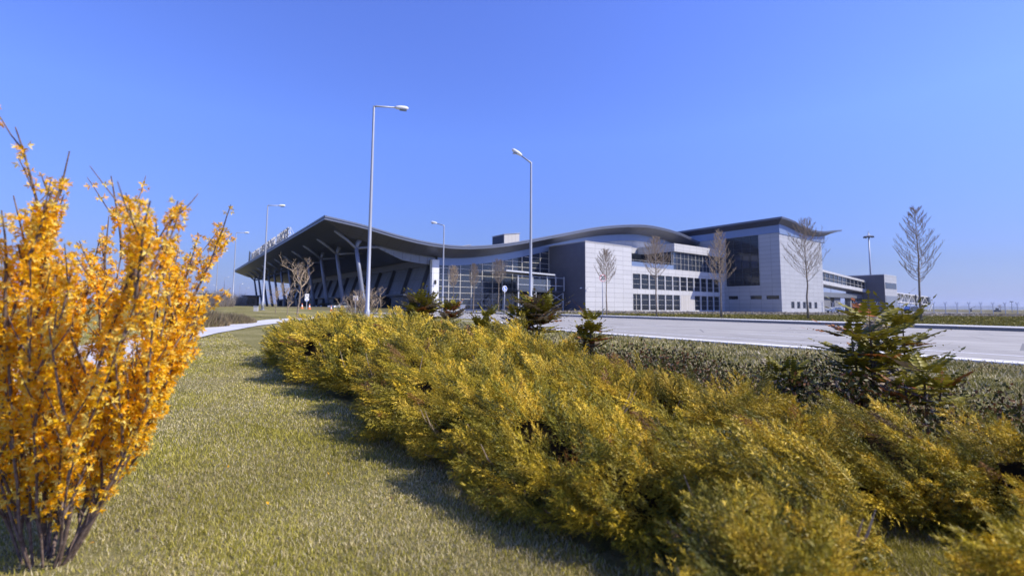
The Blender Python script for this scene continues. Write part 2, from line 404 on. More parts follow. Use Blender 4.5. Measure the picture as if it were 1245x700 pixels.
kerb('kerb', pq([(35.5, -60), (35.5, 0), (35.5, 40), (35.5, 72)]), .30, .2, 'raised concrete kerb along the far side of the road', 'dark_kerb')
strip('pavement', pq([(35.8, -60), (35.8, 70)]), pq([(38.8, -60), (38.8, 70)]), .196, M['pave'], 'pale concrete footway behind the far kerb', 'pavement', follow=False)
kerb('kerb', pq([(14.1, -40), (14.1, 16), (15.95, 22.35), (20.45, 32.35), (21.45, 64)]), .60, .045, 'flush pale kerb along the near side of the road')
# road markings
b = MB()
def mark(p0, p1, q0, q1):
    q = [PQ(p0, q0), PQ(p1, q0), PQ(p1, q1), PQ(p0, q1)]; b.add([(u[0], u[1], float(tz(*u)) + .0225) for u in q], [(0, 1, 2, 3)])
for k in range(14): mark(16.62, 16.80, -40 + k * 5, -35.03 + k * 5)
for p in (20.05, 23.1, 28.9, 32.0):
    for k in range(14): mark(p - .06, p + .06, -46.5 + k * 9, -43.5 + k * 9)
tag(b.build('road_marking', M['marking']), 'white edge line and lane dashes painted on the road', 'road marking', kind='structure')
# asphalt patch
# far hills
xs = np.linspace(-14000, 14000, 240); V = []; T = []
for i, x in enumerate(xs):
    hh = .5 * (62 + 46 * math.sin(x * .0009 + 1) + 30 * math.sin(x * .0031) + 14 * math.sin(x * .009 + 2))
    hh = max(8, hh * (1.0 if x > 0 else .45))
    for k, (dy, f) in enumerate(((0, 0), (500, .55), (1100, 1), (2200, .9))): V.append((x, 8200 + dy - .00001 * x * x * 2, hh * f - 1))
for i in range(len(xs) - 1):
    for k in range(3): a = i * 4 + k; T.append((a, a + 4, a + 5, a + 1))
tag(np_mesh('hills', V, T, M['hill'], smooth=True), 'low blue hills along the horizon', 'hills', kind='structure')

# thin blue air between here and the horizon
b = MB(); b.box(-16000, 16000, -3000, 13500, -60, 240)
hz = b.build('haze', M['haze']); tag(hz, 'thin bluish haze over the open land', 'haze', kind='stuff')
hz.display_type = 'WIRE'



# ------------------------------------------------------------------ terminal building (local x = B, y = A)
T = thing('airport_terminal', 'big slate and white airport terminal with a sweeping wave roof', 'terminal', C0, PHI)
def hv(tab, x):
    xs_, zs_ = zip(*tab); n = len(tab)
    i = int(np.clip(np.searchsorted(xs_, x) - 1, 0, n - 2))
    h = xs_[i + 1] - xs_[i]; t = (x - xs_[i]) / h
    def sl(k):
        a, c = max(k - 1, 0), min(k + 1, n - 1); return (zs_[c] - zs_[a]) / (xs_[c] - xs_[a])
    m0, m1 = sl(i) * h, sl(i + 1) * h
    return ((2 * t**3 - 3 * t**2 + 1) * zs_[i] + (t**3 - 2 * t**2 + t) * m0 + (-2 * t**3 + 3 * t**2) * zs_[i + 1] + (t**3 - t**2) * m1)
YR = 8.0; YW = 12.3; YEND = 164.0; X0 = -52.5
WAVE = [(-60, 16.75), (-52.4, 15.8), (-46.2, 15.02), (-40.2, 13.9), (-33.65, 13.05), (-26.5, 12.93), (-18.6, 13.85), (-9.9, 15.6), (-.16, 17.95), (10.8, 20.6), (19.9, 22.25), (30, 23.5), (37.3, 23.65), (47, 23.0), (57, 21.2)]
wz = lambda x: float(hv(WAVE, x))
def drop(x, y): return .6 + 1.45 * min(1, max(0, (x - X0) / 5.2), max(0, (y - YR) / 3.6))
xs = sorted(set([X0, X0 + 2.6, X0 + 5.2] + list(np.linspace(X0 + 7, 57.4, 44))))
b = MB(); n = len(xs)
yt = [YR, YEND]
vs = [(x, y, wz(x)) for y in yt for x in xs]
b.add(vs, [(i, i + 1, n + i + 1, n + i) for i in range(n - 1)])
roof = b.build('roof', M['fascia'], T, smooth=True, fix=False)
b = MB(); yb_ = [YR, YR + 1.8, YR + 3.6, 20, 60, 110, YEND]
vs = [(x, y, wz(x) - drop(x, y)) for y in yb_ for x in xs]
fs = []
for j in range(len(yb_) - 1):
    for i in range(n - 1): fs.append((j * n + i, (j + 1) * n + i, (j + 1) * n + i + 1, j * n + i + 1))
out_f = [f for f in fs]; b.add(vs, out_f); b.build('soffit', M['soffit'], roof, fix=False)
# edge fascia: gable side and entrance side
b = MB()
for i in range(n - 1):
    b.quad((xs[i], YR, wz(xs[i]) - .6), (xs[i + 1], YR, wz(xs[i + 1]) - .6), (xs[i + 1], YR, wz(xs[i + 1]) + .02), (xs[i], YR, wz(xs[i]) + .02))
    b.quad((xs[i], YR - .12, wz(xs[i]) - .22), (xs[i + 1], YR - .12, wz(xs[i + 1]) - .22), (xs[i + 1], YR - .12, wz(xs[i + 1]) + .06), (xs[i], YR - .12, wz(xs[i]) + .06))
    b.quad((xs[i], YR - .12, wz(xs[i]) + .06), (xs[i + 1], YR - .12, wz(xs[i + 1]) + .06), (xs[i + 1], YR + .3, wz(xs[i + 1]) + .06), (xs[i], YR + .3, wz(xs[i]) + .06))
zt = wz(X0)
b.quad((X0, YR, zt - .6), (X0, YEND, zt - .6), (X0, YEND, zt + .02), (X0, YR, zt + .02))
b.quad((X0 - .12, YR - .12, zt - .22), (X0 - .12, YEND, zt - .22), (X0 - .12, YEND, zt + .06), (X0 - .12, YR - .12, zt + .06))
b.quad((X0 - .12, YR - .12, zt + .06), (X0 - .12, YEND, zt + .06), (X0 + .3, YEND, zt + .06), (X0 + .3, YR - .12, zt + .06))
b.quad((X0, YEND, zt - .6), (57, YEND, wz(57) - .6), (57, YEND, wz(57)), (X0, YEND, zt))
b.build('fascia', M['fascia'], roof, fix=False)
# ceiling above the forecourt, just under the flat soffit
# side beam panel between first column and corner
b = MB(); xb_ = np.linspace(-42.2, -30.0, 8)
for i in range(7):
    for y0, y1 in ((YW - .05, YW + .35),):
        za0, za1 = wz(xb_[i]) - 2.03, wz(xb_[i + 1]) - 2.03; h0 = .35 + 1.25 * min(1, (i) / 3); h1 = .35 + 1.25 * min(1, (i + 1) / 3)
        e = .05
        b.add([(xb_[i], y0, za0), (xb_[i + 1] - e, y0, za1), (xb_[i + 1] - e, y0, za1 - h1), (xb_[i], y0, za0 - h0), (xb_[i], y1, za0), (xb_[i + 1] - e, y1, za1), (xb_[i + 1] - e, y1, za1 - h1), (xb_[i], y1, za0 - h0)],
              [(0, 1, 2, 3), (7, 6, 5, 4), (0, 4, 5, 1), (3, 2, 6, 7), (0, 3, 7, 4), (1, 5, 6, 2)])
b.build('side_beam', M['grey_panel'], T)
# V columns of the canopy
CX = -43.9
def col_mesh():
    b = MB(); b.tube([(0, 0, 0), (-.5, 0, 2.9), (-1.2, 0, 7.1), (-1.95, 0, 11.6)], [.44, .42, .38, .32], 12); return b
cm = col_mesh().build('canopy_column', M['column'], T, smooth=True)
arms = []
b = MB(); b.tube([(-1.9, 0, 11.3), (-3.6, 0, 12.7), (-5.75, 0, 14.25)], [.28, .24, .34], 8); arms.append(b.build('arm', M['column'], cm, smooth=True))
b = MB(); b.tube([(-1.95, 0, 11.3), (-1.75, 0, 12.0), (-1.3, 0, 13.2)], [.28, .34, .52], 8); arms.append(b.build('arm', M['column'], cm, smooth=True))
b = MB(); b.tube([(-1.9, 0, 11.35), (.2, 0, 11.7), (3.4, 0, 12.05)], [.26, .22, .24], 8); arms.append(b.build('arm', M['column'], cm, smooth=True))
cm.location = (CX, YW, 0)
for k in range(1, 12):
    c = cm.copy(); link(c, T); c.location = (CX, YW + 12.75 * k, 0)
    for a in arms: d = a.copy(); link(d, c)
# inclined entrance glazing along the canopy
XE = -32.6; ZE = 9.3; XT = -29.6
b = MB(); b.quad((XE, YW, 0), (XE, YEND - 2, 0), (XT, YEND - 2, ZE), (XT, YW, ZE)); eg = b.build('entrance_facade', M['entrance_panel'], T, fix=False)
b = MB()
for k in range(16):
    y = 15.0 + 9.4 * k; b = MB(); b.bar((XE - .4, y, 0), (XT - .4, y, ZE), .45, .8); b.build('rib', M['steel_dark'], eg)
b = MB(); b.box(XE - 3.2, XE - .3, YW + 2, YEND - 3, 3.0, 3.35)
for k in range(12): b.box(XE - 2.6, XE - .4, 16 + 12.7 * k, 22 + 12.7 * k, .02, 2.9)
b.build('entrance_vestibule', M['steel_dark'], T)
b = MB(); b.box(XT - .6, XT, YW + .36, YEND - 2, ZE, 11.0)
b.build('wall', M['dark_panel'], T)
# white corner pylon
b = MB(); b.box(-31.25, -29.75, 11.0, 12.0, 0, 10.2); py = b.build('pylon', panel('pylon cladding', (.72, .73, .75), 20, 1.25, .4, 0, .5, .03, .02), T)
b = MB(); b.tube([(-30.6, 10.9, 5.9), (-30.6, 10.55, 6.0), (-30.6, 10.45, 5.6), (-30.6, 10.7, 5.2)], .07, 6); b.box(-30.75, -30.45, 10.8, 10.998, 5.4, 6.1); b.build('bracket_lamp', M['black'], py)
# curtain wall on the gable side, x -29.6..0
b = MB()
xs_c = np.linspace(-29.6, 0, 12)
def ctop(x): return wz(x) - 2.04
BAND = 1.55
for x in xs_c: b.box(x - .075, x + .075, YW - .12, YW + .10, 0, ctop(x) - BAND - .01)
zz = 1.25
while zz < 16:
    xa = -29.5
    # clip by roof band
    ok = [x for x in np.linspace(-29.5, -.08, 120) if ctop(x) - BAND > zz + .1]
    if ok:
        segs = []; s0 = ok[0]; prev = ok[0]
        for x in ok[1:]:
            if x - prev > .3: segs.append((s0, prev)); s0 = x
            prev = x
        segs.append((s0, prev))
        for s0, s1 in segs:
            if s1 - s0 > .5: b.box(s0, s1, YW - .1, YW + .06, zz - .05, zz + .05)
    zz += 1.25
cw = b.build('curtain_wall', M['mullion'], T)
b = MB()
xg = np.linspace(-29.6, 0, 24)
for i in range(23): b.quad((xg[i], YW, 0), (xg[i + 1], YW, 0), (xg[i + 1], YW, ctop(xg[i + 1]) - BAND), (xg[i], YW, ctop(xg[i]) - BAND))
b.build('pane', M['glass'], cw, fix=False)
b = MB(); b.box(-29.6, 0, YW - .3, YW - .125, 0, .42); b.build('plinth', M['concrete'], cw)
b = MB(); xg = np.linspace(-29.6, 57.6, 60)
for i in range(59):
    x0, x1 = xg[i], xg[i + 1]; hb = BAND if x0 < 0 else BAND + .3
    for y in (YW - .16,): b.quad((x0, y, ctop(x0) - hb), (x1, y, ctop(x1) - hb), (x1, y, ctop(x1) + .1), (x0, y, ctop(x0) + .1))
    b.quad((x0, YW - .16, ctop(x0) - hb), (x0, YW + .1, ctop(x0) - hb), (x1, YW + .1, ctop(x1) - hb), (x1, YW - .16, ctop(x1) - hb))
b.build('frieze', M['blue_band'], T, fix=False)
# interior seen through the glass: floors, posts, back wall
b = MB()
b.box(-29.4, -.3, 13.6, 24, 4.25, 4.55); b.box(-29.4, -.3, 16.5, 24, 8.5, 8.8)
for x in np.linspace(-28, -2, 7): b.box(x - .22, x + .22, 14.6, 15.04, 0, 10.3)
for x in np.linspace(-27, -4, 9): b.box(x - .5, x + .6, 13.9, 14.0, 4.56, 5.5)
b.build('floor_slab', M['slab'], T)
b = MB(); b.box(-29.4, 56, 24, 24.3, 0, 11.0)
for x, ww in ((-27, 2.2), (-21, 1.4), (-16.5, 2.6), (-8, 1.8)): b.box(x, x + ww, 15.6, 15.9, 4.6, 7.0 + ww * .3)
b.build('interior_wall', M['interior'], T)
# slate side wall and white block
b = MB(); b.box(0, 15.5, 0.02, YW, 0, 15.35)
wb = b.build('wall', M['white_panel'], T)
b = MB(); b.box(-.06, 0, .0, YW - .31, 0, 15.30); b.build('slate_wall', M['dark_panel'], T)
b = MB(); b.box(-.1, 15.55, -.05, .35, 15.352, 15.5); b.box(-.1, .25, .35, YW - .4, 15.352, 15.5); b.build('coping', M['mullion'], wb)
b = MB(); b.tube([(0.5, -.02, 5.2), (.5, -.35, 5.25), (.5, -.42, 5.1)], .05, 6); b.box(.38, .62, -.55, -.3, 5.0, 5.14)
b.build('wall_lamp', M['white_paint'], T)
b = MB(); b.tube([(-.06, 1.0, 5.2), (-.4, 1.0, 5.25)], .05, 6); b.box(-.62, -.36, .86, 1.14, 5.05, 5.2); b.build('wall_lamp', M['white_paint'], T)
# upper hall wall behind the white block
b = MB(); xg = np.linspace(.1, 57.6, 36)
for i in range(35): b.quad((xg[i], YW + .02, 10), (xg[i + 1], YW + .02, 10), (xg[i + 1], YW + .02, ctop(xg[i + 1]) - .3), (xg[i], YW + .02, ctop(xg[i]) - .3))
b.build('upper_wall', M['white_panel'], T, fix=False)
# mid block: two full storeys and a set-back third with terrace
YM = .5
b = MB()
def wall_with_holes(b, x0, x1, z0, z1, holes, yf, yb):
    """front wall with rectangular openings (holes sorted by x, each (xa,xb,za,zb)), built as butted boxes"""
    x = x0
    for xa, xb2, za, zb in holes:
        if xa > x: b.box(x, xa, yf, yb, z0, z1)
        b.box(xa, xb2, yf, yb, z0, za); b.box(xa, xb2, yf, yb, zb, z1); x = xb2
    if x < x1: b.box(x, x1, yf, yb, z0, z1)
bays = [(16.25 + 3.22 * i + .18, 16.25 + 3.22 * (i + 1) - .18) for i in range(12)]
h1 = [(a, c, .30, 4.25) for k, (a, c) in enumerate(bays) if k not in (6, 7)]
h2 = [(a, c, 5.45, 9.15) for a, c in bays]
wall_with_holes(b, 15.53, 57.65, 0, 4.85, h1, YM, YM + .45)
wall_with_holes(b, 15.53, 57.65, 4.853, 10.95, h2, YM, YM + .45)
mw = b.build('wall', M['white_panel'], T)
def window(x0, x1, z0, z1, y, nx, nz, door=False, gm='glass', side=None):
    b = MB(); fw = .06; yy0, yy1 = y - .05, y + .05
    b.box(x0, x0 + fw, yy0, yy1, z0, z1); b.box(x1 - fw, x1, yy0, yy1, z0, z1); b.box(x0 + fw, x1 - fw, yy0, yy1, z0, z0 + fw); b.box(x0 + fw, x1 - fw, yy0, yy1, z1 - fw, z1)
    for i in range(1, nx): x = x0 + (x1 - x0) * i / nx; b.box(x - fw / 2, x + fw / 2, yy0 + .01, yy1 - .01, z0 + fw, z1 - fw)
    for i in range(1, nz): z = z0 + (z1 - z0) * i / nz; b.box(x0 + fw, x1 - fw, yy0 + .015, yy1 - .015, z - fw / 2, z + fw / 2)
    if door: b.box(x0 + 1.3, x0 + 1.45, yy0 - .02, yy1, z0, z1)
    fr = b.build('window', M['mullion'], T)
    c = MB(); c.quad((x0 + .02, y + .012, z0 + .02), (x1 - .02, y + .012, z0 + .02), (x1 - .02, y + .012, z1 - .02), (x0 + .02, y + .012, z1 - .02)); c.build('pane', M[gm], fr, fix=False)
    return fr
for k, (a, c) in enumerate(bays):
    if k not in (6, 7): window(a, c, .30, 4.25, YM + .2, 1, 3, door=(k == 0), gm='glass_dark')
    window(a, c, 5.45, 9.15, YM + .2, 1, 3, gm='glass_dark')
b = MB(); b.box(bays[6][0], bays[7][1], YM - .03, YM - .003, .3, 4.25); b.build('cladding_panel', M['ac_panel'], T)
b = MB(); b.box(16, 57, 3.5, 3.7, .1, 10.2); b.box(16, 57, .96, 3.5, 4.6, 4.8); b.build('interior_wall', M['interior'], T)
# terrace floor, parapet, third storey box
b = MB(); b.box(15.53, 57.65, YM + .46, YW - .2, 10.6, 10.948); b.build('terrace_floor', M['concrete'], T)
b = MB(); b.box(15.6, 32.9, YM + .02, YM + .1, 10.955, 12.05); b.build('parapet', M['blue_band'], T)
b = MB()
for k in range(7): b.tube([(17 + 2.4 * k, YM + .15, 12.0), (17 + 2.4 * k, YM + .15, 12.5)], .03, 5)
b.tube([(15.7, YM + .15, 12.5), (32.8, YM + .15, 12.5)], .035, 6); b.build('railing', M['metal'], T)
b = MB(); b.box(15.53, 32.9, 9.4, 9.5, 10.95, 15.6); b.build('pane', M['glass_dark'], T)
b = MB(); b.box(33, 57.65, YM - .25, YW - .2, 15.75, 17.85)      # fascia box over
b.build('parapet_box', M['white_panel'], T)
b = MB(); b.box(33.0, 33.12, YM + .5, 12.0, 10.96, 15.74); b.build('pane', M['glass_dark'], T)
b = MB()
for k in range(5): b.box(32.9, 32.995, 1.0 + 2.5 * k, 1.2 + 2.5 * k, 10.96, 15.74)
b.build('mullion', M['mullion'], T)
for k in range(7): window(33.15 + 3.48 * k, 33.15 + 3.48 * (k + 1) - .08, 10.96, 15.74, YM + .35, 2, 3, gm='glass')
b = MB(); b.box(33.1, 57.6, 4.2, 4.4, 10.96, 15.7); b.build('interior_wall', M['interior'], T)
b = MB(); b.box(44, 46.4, YW - .22, YW - .165, 18.4, 19.4); b.build('vent', M['louvre'], T)
# tower volume
TX0, TX1, TY0, TY1 = 57.7, 85.2, -15.0, 34.0
EAVE = [(55.3, 25.0), (58.2, 24.95), (62, 24.75), (65.5, 24.3), (69, 23.95), (73, 23.6), (77, 23.55), (80.5, 23.75), (85, 24.25), (90, 24.95), (96.4, 25.8)]
ez = lambda x: float(hv(EAVE, x))
b = MB()
# left wall with a big opening and three slots, right wall with five small windows
def lwall(y0, y1, z0, z1): b.box(TX0, TX0 + .4, y0, y1, z0, z1)
lwall(TY0, -9.5, 4.45, 22.6); lwall(-9.5, 0, 4.45, 7.25); lwall(-9.5, 0, 21.25, 22.6); lwall(0, TY1, 4.45, 22.6)
for y0, y1 in ((TY0, -14.4), (-11.1, -9.9), (-6.8, -3.3), (-.5, TY1)): lwall(y0, y1, 3.5, 4.45)
lwall(TY0, TY1, 0, 3.5)
wins = [(63.2, 65.2), (66.8, 68.8), (70.5, 72.5), (74.3, 76.3), (78.2, 80.2)]
wall_with_holes(b, TX0 + .4, TX1, 0, 22.0, [(a, c, 1.0, 2.9) for a, c in wins], TY0, TY0 + .4)
b.box(TX1 - .4, TX1, TY0 + .4, TY1, 0, 22.0)
tw = b.build('tower', M['tower_panel'], T)
for a, c in wins: window(a, c, 1.0, 2.9, TY0 + .22, 1, 1, gm='glass_dark')
def lwindow(y0, y1, z0, z1, ny, nz, name='window', gm='glass_dark', x=TX0 + .2):
    b = MB(); fw = .07
    for i in range(ny + 1): y = y0 + (y1 - y0) * i / ny; b.box(x - .06, x + .06, y - fw / 2, y + fw / 2, z0, z1)
    for i in range(nz + 1): z = z0 + (z1 - z0) * i / nz; b.box(x - .05, x + .05, y0 + .04, y1 - .04, z - fw / 2, z + fw / 2)
    fr = b.build(name, M['steel_dark'], T)
    c = MB(); c.quad((x + .01, y0, z0), (x + .01, y1, z0), (x + .01, y1, z1), (x + .01, y0, z1)); c.build('pane', M[gm], fr, fix=False)
lwindow(-9.5, 0, 7.25, 21.25, 4, 8, gm='glass_tower')
for y0, y1 in ((-14.4, -11.1), (-9.9, -6.8), (-3.3, -.5)): lwindow(y0, y1, 3.5, 4.45, 1, 1)
b = MB()   # things behind the big window: floors and pale blinds
b.box(TX0 + 3, TX0 + 3.2, -13, 6, 4, 22); b.box(TX0 + .5, TX0 + 3, -12, 4, 10.9, 11.2); b.box(TX0 + .5, TX0 + 3, -12, 4, 16.6, 16.9)
b.build('interior_wall', M['interior'], T)
b = MB()
for y in (-8.9, -6.5, -4.2): b.box(TX0 + .45, TX0 + .5, y, y + 1.75, 12.2, 15.7)
bl = b.build('blind', M['white_paint'], T)
# frieze of tower
b = MB()
def tsof(x, y):  # underside height of tower roof
    t = min(1, max(0, (x - 55.3) / 3.0), max(0, (y + 16.8) / 2.6)); r = min(1, max(0, (96.4 - x) / 9)); return ez(x) - .45 - 1.55 * t * r
xg = np.linspace(TX0 - .15, TX1 + 2.4, 16)
for i in range(15):
    x0, x1 = xg[i], xg[i + 1]
    b.quad((x0, TY0 - .16, 20.95), (x1, TY0 - .16, 20.95), (x1, TY0 - .16, tsof(x1, TY0) + .15), (x0, TY0 - .16, tsof(x0, TY0) + .15))
b.quad((TX0 - .16, TY0 - .16, 21.3), (TX0 - .16, TY1, 21.3), (TX0 - .16, TY1, tsof(TX0, 0) + .3), (TX0 - .16, TY0 - .16, tsof(TX0, 0) + .3))
b.quad((TX1 + 2.4, TY0 - .16, 20.95), (TX1 + 2.4, TY1, 20.95), (TX1 + 2.4, TY1, 23.5), (TX1 + 2.4, TY0 - .16, 23.0))
b.quad((TX0 - .16, TY0 - .16, 20.95), (TX1 + 2.4, TY0 - .16, 20.95), (TX1 + 2.4, TY0 + 3, 20.95), (TX0 - .16, TY0 + .3, 20.95))
b.build('frieze', M['blue_band'], T, fix=False)
# tower roof
xs = sorted(set([55.3, 56.8, 58.3] + list(np.linspace(59.5, 96.4, 22)))); n = len(xs); TE = 70.0
b = MB(); b.add([(x, y, ez(x)) for y in (-16.8, TE) for x in xs], [(i, i + 1, n + i + 1, n + i) for i in range(n - 1)])
tr_ = b.build('roof', M['fascia'], T, smooth=True, fix=False)
ys = [-16.8, -15.5, -14.2, 0, TE]
b = MB(); b.add([(x, y, tsof(x, y)) for y in ys for x in xs], [(j * n + i, (j + 1) * n + i, (j + 1) * n + i + 1, j * n + i + 1) for j in range(len(ys) - 1) for i in range(n - 1)])
b.build('soffit', M['soffit'], tr_, fix=False)
b = MB()
for i in range(n - 1):
    b.quad((xs[i], -16.8, ez(xs[i]) - .45), (xs[i + 1], -16.8, ez(xs[i + 1]) - .45), (xs[i + 1], -16.8, ez(xs[i + 1]) + .02), (xs[i], -16.8, ez(xs[i]) + .02))
    b.quad((xs[i], -16.92, ez(xs[i]) - .18), (xs[i + 1], -16.92, ez(xs[i + 1]) - .18), (xs[i + 1], -16.92, ez(xs[i + 1]) + .05), (xs[i], -16.92, ez(xs[i]) + .05))
b.quad((55.3, -16.8, ez(55.3) - .45), (55.3, TE, ez(55.3) - .45), (55.3, TE, ez(55.3) + .02), (55.3, -16.8, ez(55.3) + .02))
b.quad((55.18, -16.92, ez(55.3) - .18), (55.18, TE, ez(55.3) - .18), (55.18, TE, ez(55.3) + .05), (55.18, -16.92, ez(55.3) + .05))
b.quad((96.4, -16.8, ez(96.4) - .45), (96.4, TE, ez(96.4) - .45), (96.4, TE, ez(96.4)), (96.4, -16.8, ez(96.4)))
b.build('fascia', M['fascia'], tr_, fix=False)
b = MB(); b.box(50, 57, 20, YEND, 0, 19); b.box(-29, 50, 40, YEND - 3, 0, 11); b.build('rear_hall', M['dark_panel'], T)

# rooftop plant housings (two of them)
def plant(name, label, x0, x1, y0, y1, z0, zl, zr):
    o = thing(name, label, 'rooftop unit', C0 + np.append(Bv * x0 + Av * y0, z0), PHI)
    w_ = x1 - x0; d = y1 - y0
    b = MB(); b.prism([(0, -.4), (w_, -.4), (w_, zr), (0, zl)], 0, d); h = b.build('housing', M['ac_panel'], o)
    b = MB(); b.box(-.06, -.003, .2, d - .2, .1, zl - .15); b.build('louvre', M['louvre'], o)
    b = MB(); b.bar((-.15, d / 2, zl + .04), (w_ + .15, d / 2, zr + .04), d + .3, .07); b.build('lid', M['mullion'], o)
plant('rooftop_plant_housing', 'larger louvred plant housing standing on the dip of the wave roof', -11.2, -6.8, 15, 20, 15.6, 2.05, 2.75)
plant('rooftop_plant_housing', 'low small plant housing on the wave roof beside the slim lamp', -23.8, -20.3, 15, 18, 13.25, .45, 1.15)

# roof lettering, on a lattice behind the eave of the canopy
sign = thing('roof_sign', 'row of pale upright letters on a frame along the canopy eave', 'roof sign', C0 + np.append(Bv * (X0 + .6) + Av * 77.0, wz(X0) + .1), PHI)
def text_mesh(body, size, depth=.03, bold=0.):
    cu = bpy.data.curves.new('txt', 'FONT'); cu.body = body; cu.size = size; cu.extrude = depth; cu.offset = bold; cu.align_x = 'CENTER'; cu.align_y = 'CENTER'
    o = bpy.data.objects.new('txt', cu); COL.objects.link(o); bpy.context.view_layer.update()
    me = bpy.data.meshes.new_from_object(o.evaluated_get(bpy.context.evaluated_depsgraph_get()))
    bpy.data.objects.remove(o); return me
words = 'PRISHTINA INTERNATIONAL AIRPORT'; LN = 67.0; LH = 2.5
for i, ch in enumerate(words):
    if ch == ' ': continue
    me = text_mesh(ch, LH * 1.35, .12); me.materials.append(M['sign_grey'])
    o = link(bpy.data.objects.new('letter', me), sign); yy = LN * (.5 - (i + .5) / len(words)) 
    o.rotation_euler = (rad(90), 0, rad(-90)); o.location = (0, yy, .35 + LH / 2)
b = MB()
for z in (.3, 1.5, 2.8): b.box(.45, .57, -LN / 2, LN / 2, z, z + .12)
for k in range(32): y = -LN / 2 + LN * k / 31; b.box(.34, .44, y - .05, y + .05, 0, 3.0); b.bar((.5, y, 2.8), (1.9, y, .1), .09)
b.build('frame', M['steel_light'], sign)
b = MB(); b.prism([(-.2, 0), (.2, 0), (.35, 3.6), (-.1, 4.2)], 39.0, 39.9); b.prism([(-.15, 0.2), (.15, 0.2), (.15, 2.0), (-.1, 1.7)], 36.8, 37.6); b.build('emblem', M['steel_dark'], sign)

# steel stair platform in the inner corner
P = thing('steel_platform', 'dark steel platform with pale roof edge before the curtain wall', 'platform', C0, PHI)
px0, px1, py0, py1, zd, ztop = -14.2, -1.0, 5.6, 11.6, 4.55, 8.05
b = MB(); b.box(px0, px1, py0, py1, zd - .35, zd); b.build('deck', M['steel_dark'], P)
for x in (px0 + .3, -9.2, -5.2, px1 - .3):
    for y in (py0 + .2, py1 - .2):
        b = MB(); b.box(x - .11, x + .11, y - .11, y + .11, 0, zd - .351); b.build('leg', M['steel_light'], P)
for xa, xc in ((px0 + .3, -9.2), (-5.2, px1 - .3)):
    b = MB()
    for za, zb in ((.3, 2.2), (2.2, 4.1)) if xa > -6 else ((.6, 4.0),):
        b.bar((xa, py0 + .15, za), (xc, py0 + .15, zb), .09); b.bar((xa, py0 + .24, zb), (xc, py0 + .24, za), .09)
    b.build('brace', M['steel_light'], P)
b = MB()
for x in (px0 + .1, -10.2, -6.1, -3.6, px1 - .1):
    b.box(x - .09, x + .09, py0, py0 + .18, zd, ztop - .3); b.box(x - .07, x + .07, py1 - .2, py1 - .05, zd, ztop - .3)
for z in (zd + 1.1, ztop - .6): b.box(px0, px1, py0 + .05, py0 + .12, z - .05, z + .05)
b.build('frame', M['steel_light'], P)
b = MB(); b.bar((-17.6, py0 + 2.6, ztop + .35), (-4.2, py0 + 2.6, ztop + .02), 6.0, .14); b.bar((-17.6, py0 - .5, ztop + .32), (-4.2, py0 - .5, ztop - .01), .16, .3); b.build('roof', M['steel_light'], P)
b = MB(); b.box(px0 + .1, -5.0, py0 + .2, py0 + .24, zd + .02, zd + 2.4); b.build('glass_screen', M['glass_pale'], P)
b = MB()
for k in range(22):
    a = k / 22; b.box(px0 - 4.2 + 4.2 * a, px0 - 4.2 + 4.2 * a + .28, py0 + 3.6, py0 + 5.2, zd * a, zd * a + .06)
b.bar((px0 - 4.2, py0 + 3.55, 0), (px0, py0 + 3.55, zd), .07, .3); b.bar((px0 - 4.2, py0 + 3.55, 1), (px0, py0 + 3.55, zd + 1), .05)
b.build('stair', M['steel_dark'], P)

# ------------------------------------------------------------------ gate building, walkway, boarding bridge
def loc(p): q = np.asarray(p) - C0; return np.array([q[0] * Bv[0] + q[1] * Bv[1], q[0] * Av[0] + q[1] * Av[1], p[2]])
DG = 156.0
gb = loc(atdepth(1077.5, 380, DG)); gx, gy = gb[0], gb[1]; sc_ = DG / 132.0
GH = loc(atdepth(1076, 334, DG))[2]
G = thing('gate_building', 'boxy grey and white gate building with a big shutter door', 'building', C0 + np.append(Bv * gx + Av * gy, 0), PHI)
gw = 11.4 * sc_; gd = 9.6 * sc_
b = MB(); b.box(0, gw, 0.05, gd, 0, GH); gwal = b.build('wall', M['tower_panel'], G)
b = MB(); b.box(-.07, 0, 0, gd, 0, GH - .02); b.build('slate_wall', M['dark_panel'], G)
b = MB(); b.box(-.1, gw + .05, -.02, gd, GH + .003, GH + .2); b.build('coping', M['steel_light'], G)
b = MB(); b.box(.9, gw - .7, -.03, .047, 6.9 * 1.18, 8.6 * 1.18); wn = b.build('window', M['glass_dark'], G)
b = MB(); b.box(.6, gw - .6, -.04, .046, .05, 5.6); b.build('shutter', panel('shutter', (.24, .27, .33), 20, .3, .5, .2, .6, .04, .03), G)
b = MB(); b.box(gw, gw + .9, 1, 1.3, 8.1, 8.3); b.box(gw + .6, gw + .9, .9, 1.4, 8.31, 8.6); b.build('floodlight', M['steel_light'], G)
# walkway: plane from the tower to the gate building's slate wall
def hitx(px, py_, x):
    d = ray(px, py_); o = np.array([0, 0, H]) - C0; db = d[0] * Bv[0] + d[1] * Bv[1]; ob = o[0] * Bv[0] + o[1] * Bv[1]
    t = (x - ob) / db; return loc(np.array([0, 0, H]) + d * t)
wy = hitx(1053, 345, gx)[1]
def hity(px, py_, y):
    d = ray(px, py_); o = np.array([0, 0, H]) - C0; da = d[0] * Av[0] + d[1] * Av[1]; oa = o[0] * Av[0] + o[1] * Av[1]
    t = (y - oa) / da; return loc(np.array([0, 0, H]) + d * t)
WK = thing('passenger_walkway', 'sloping glazed walkway on piers between tower and gate building', 'walkway', C0, PHI)
L = {k: hity(999, v, wy) for k, v in dict(t=327.4, wt=330, wb=340.6, bb=344.8).items()}; Rr = {k: hity(1053, v, wy) for k, v in dict(t=341.3, wt=343.5, wb=351.6, bb=355.3).items()}
wd = 4.5
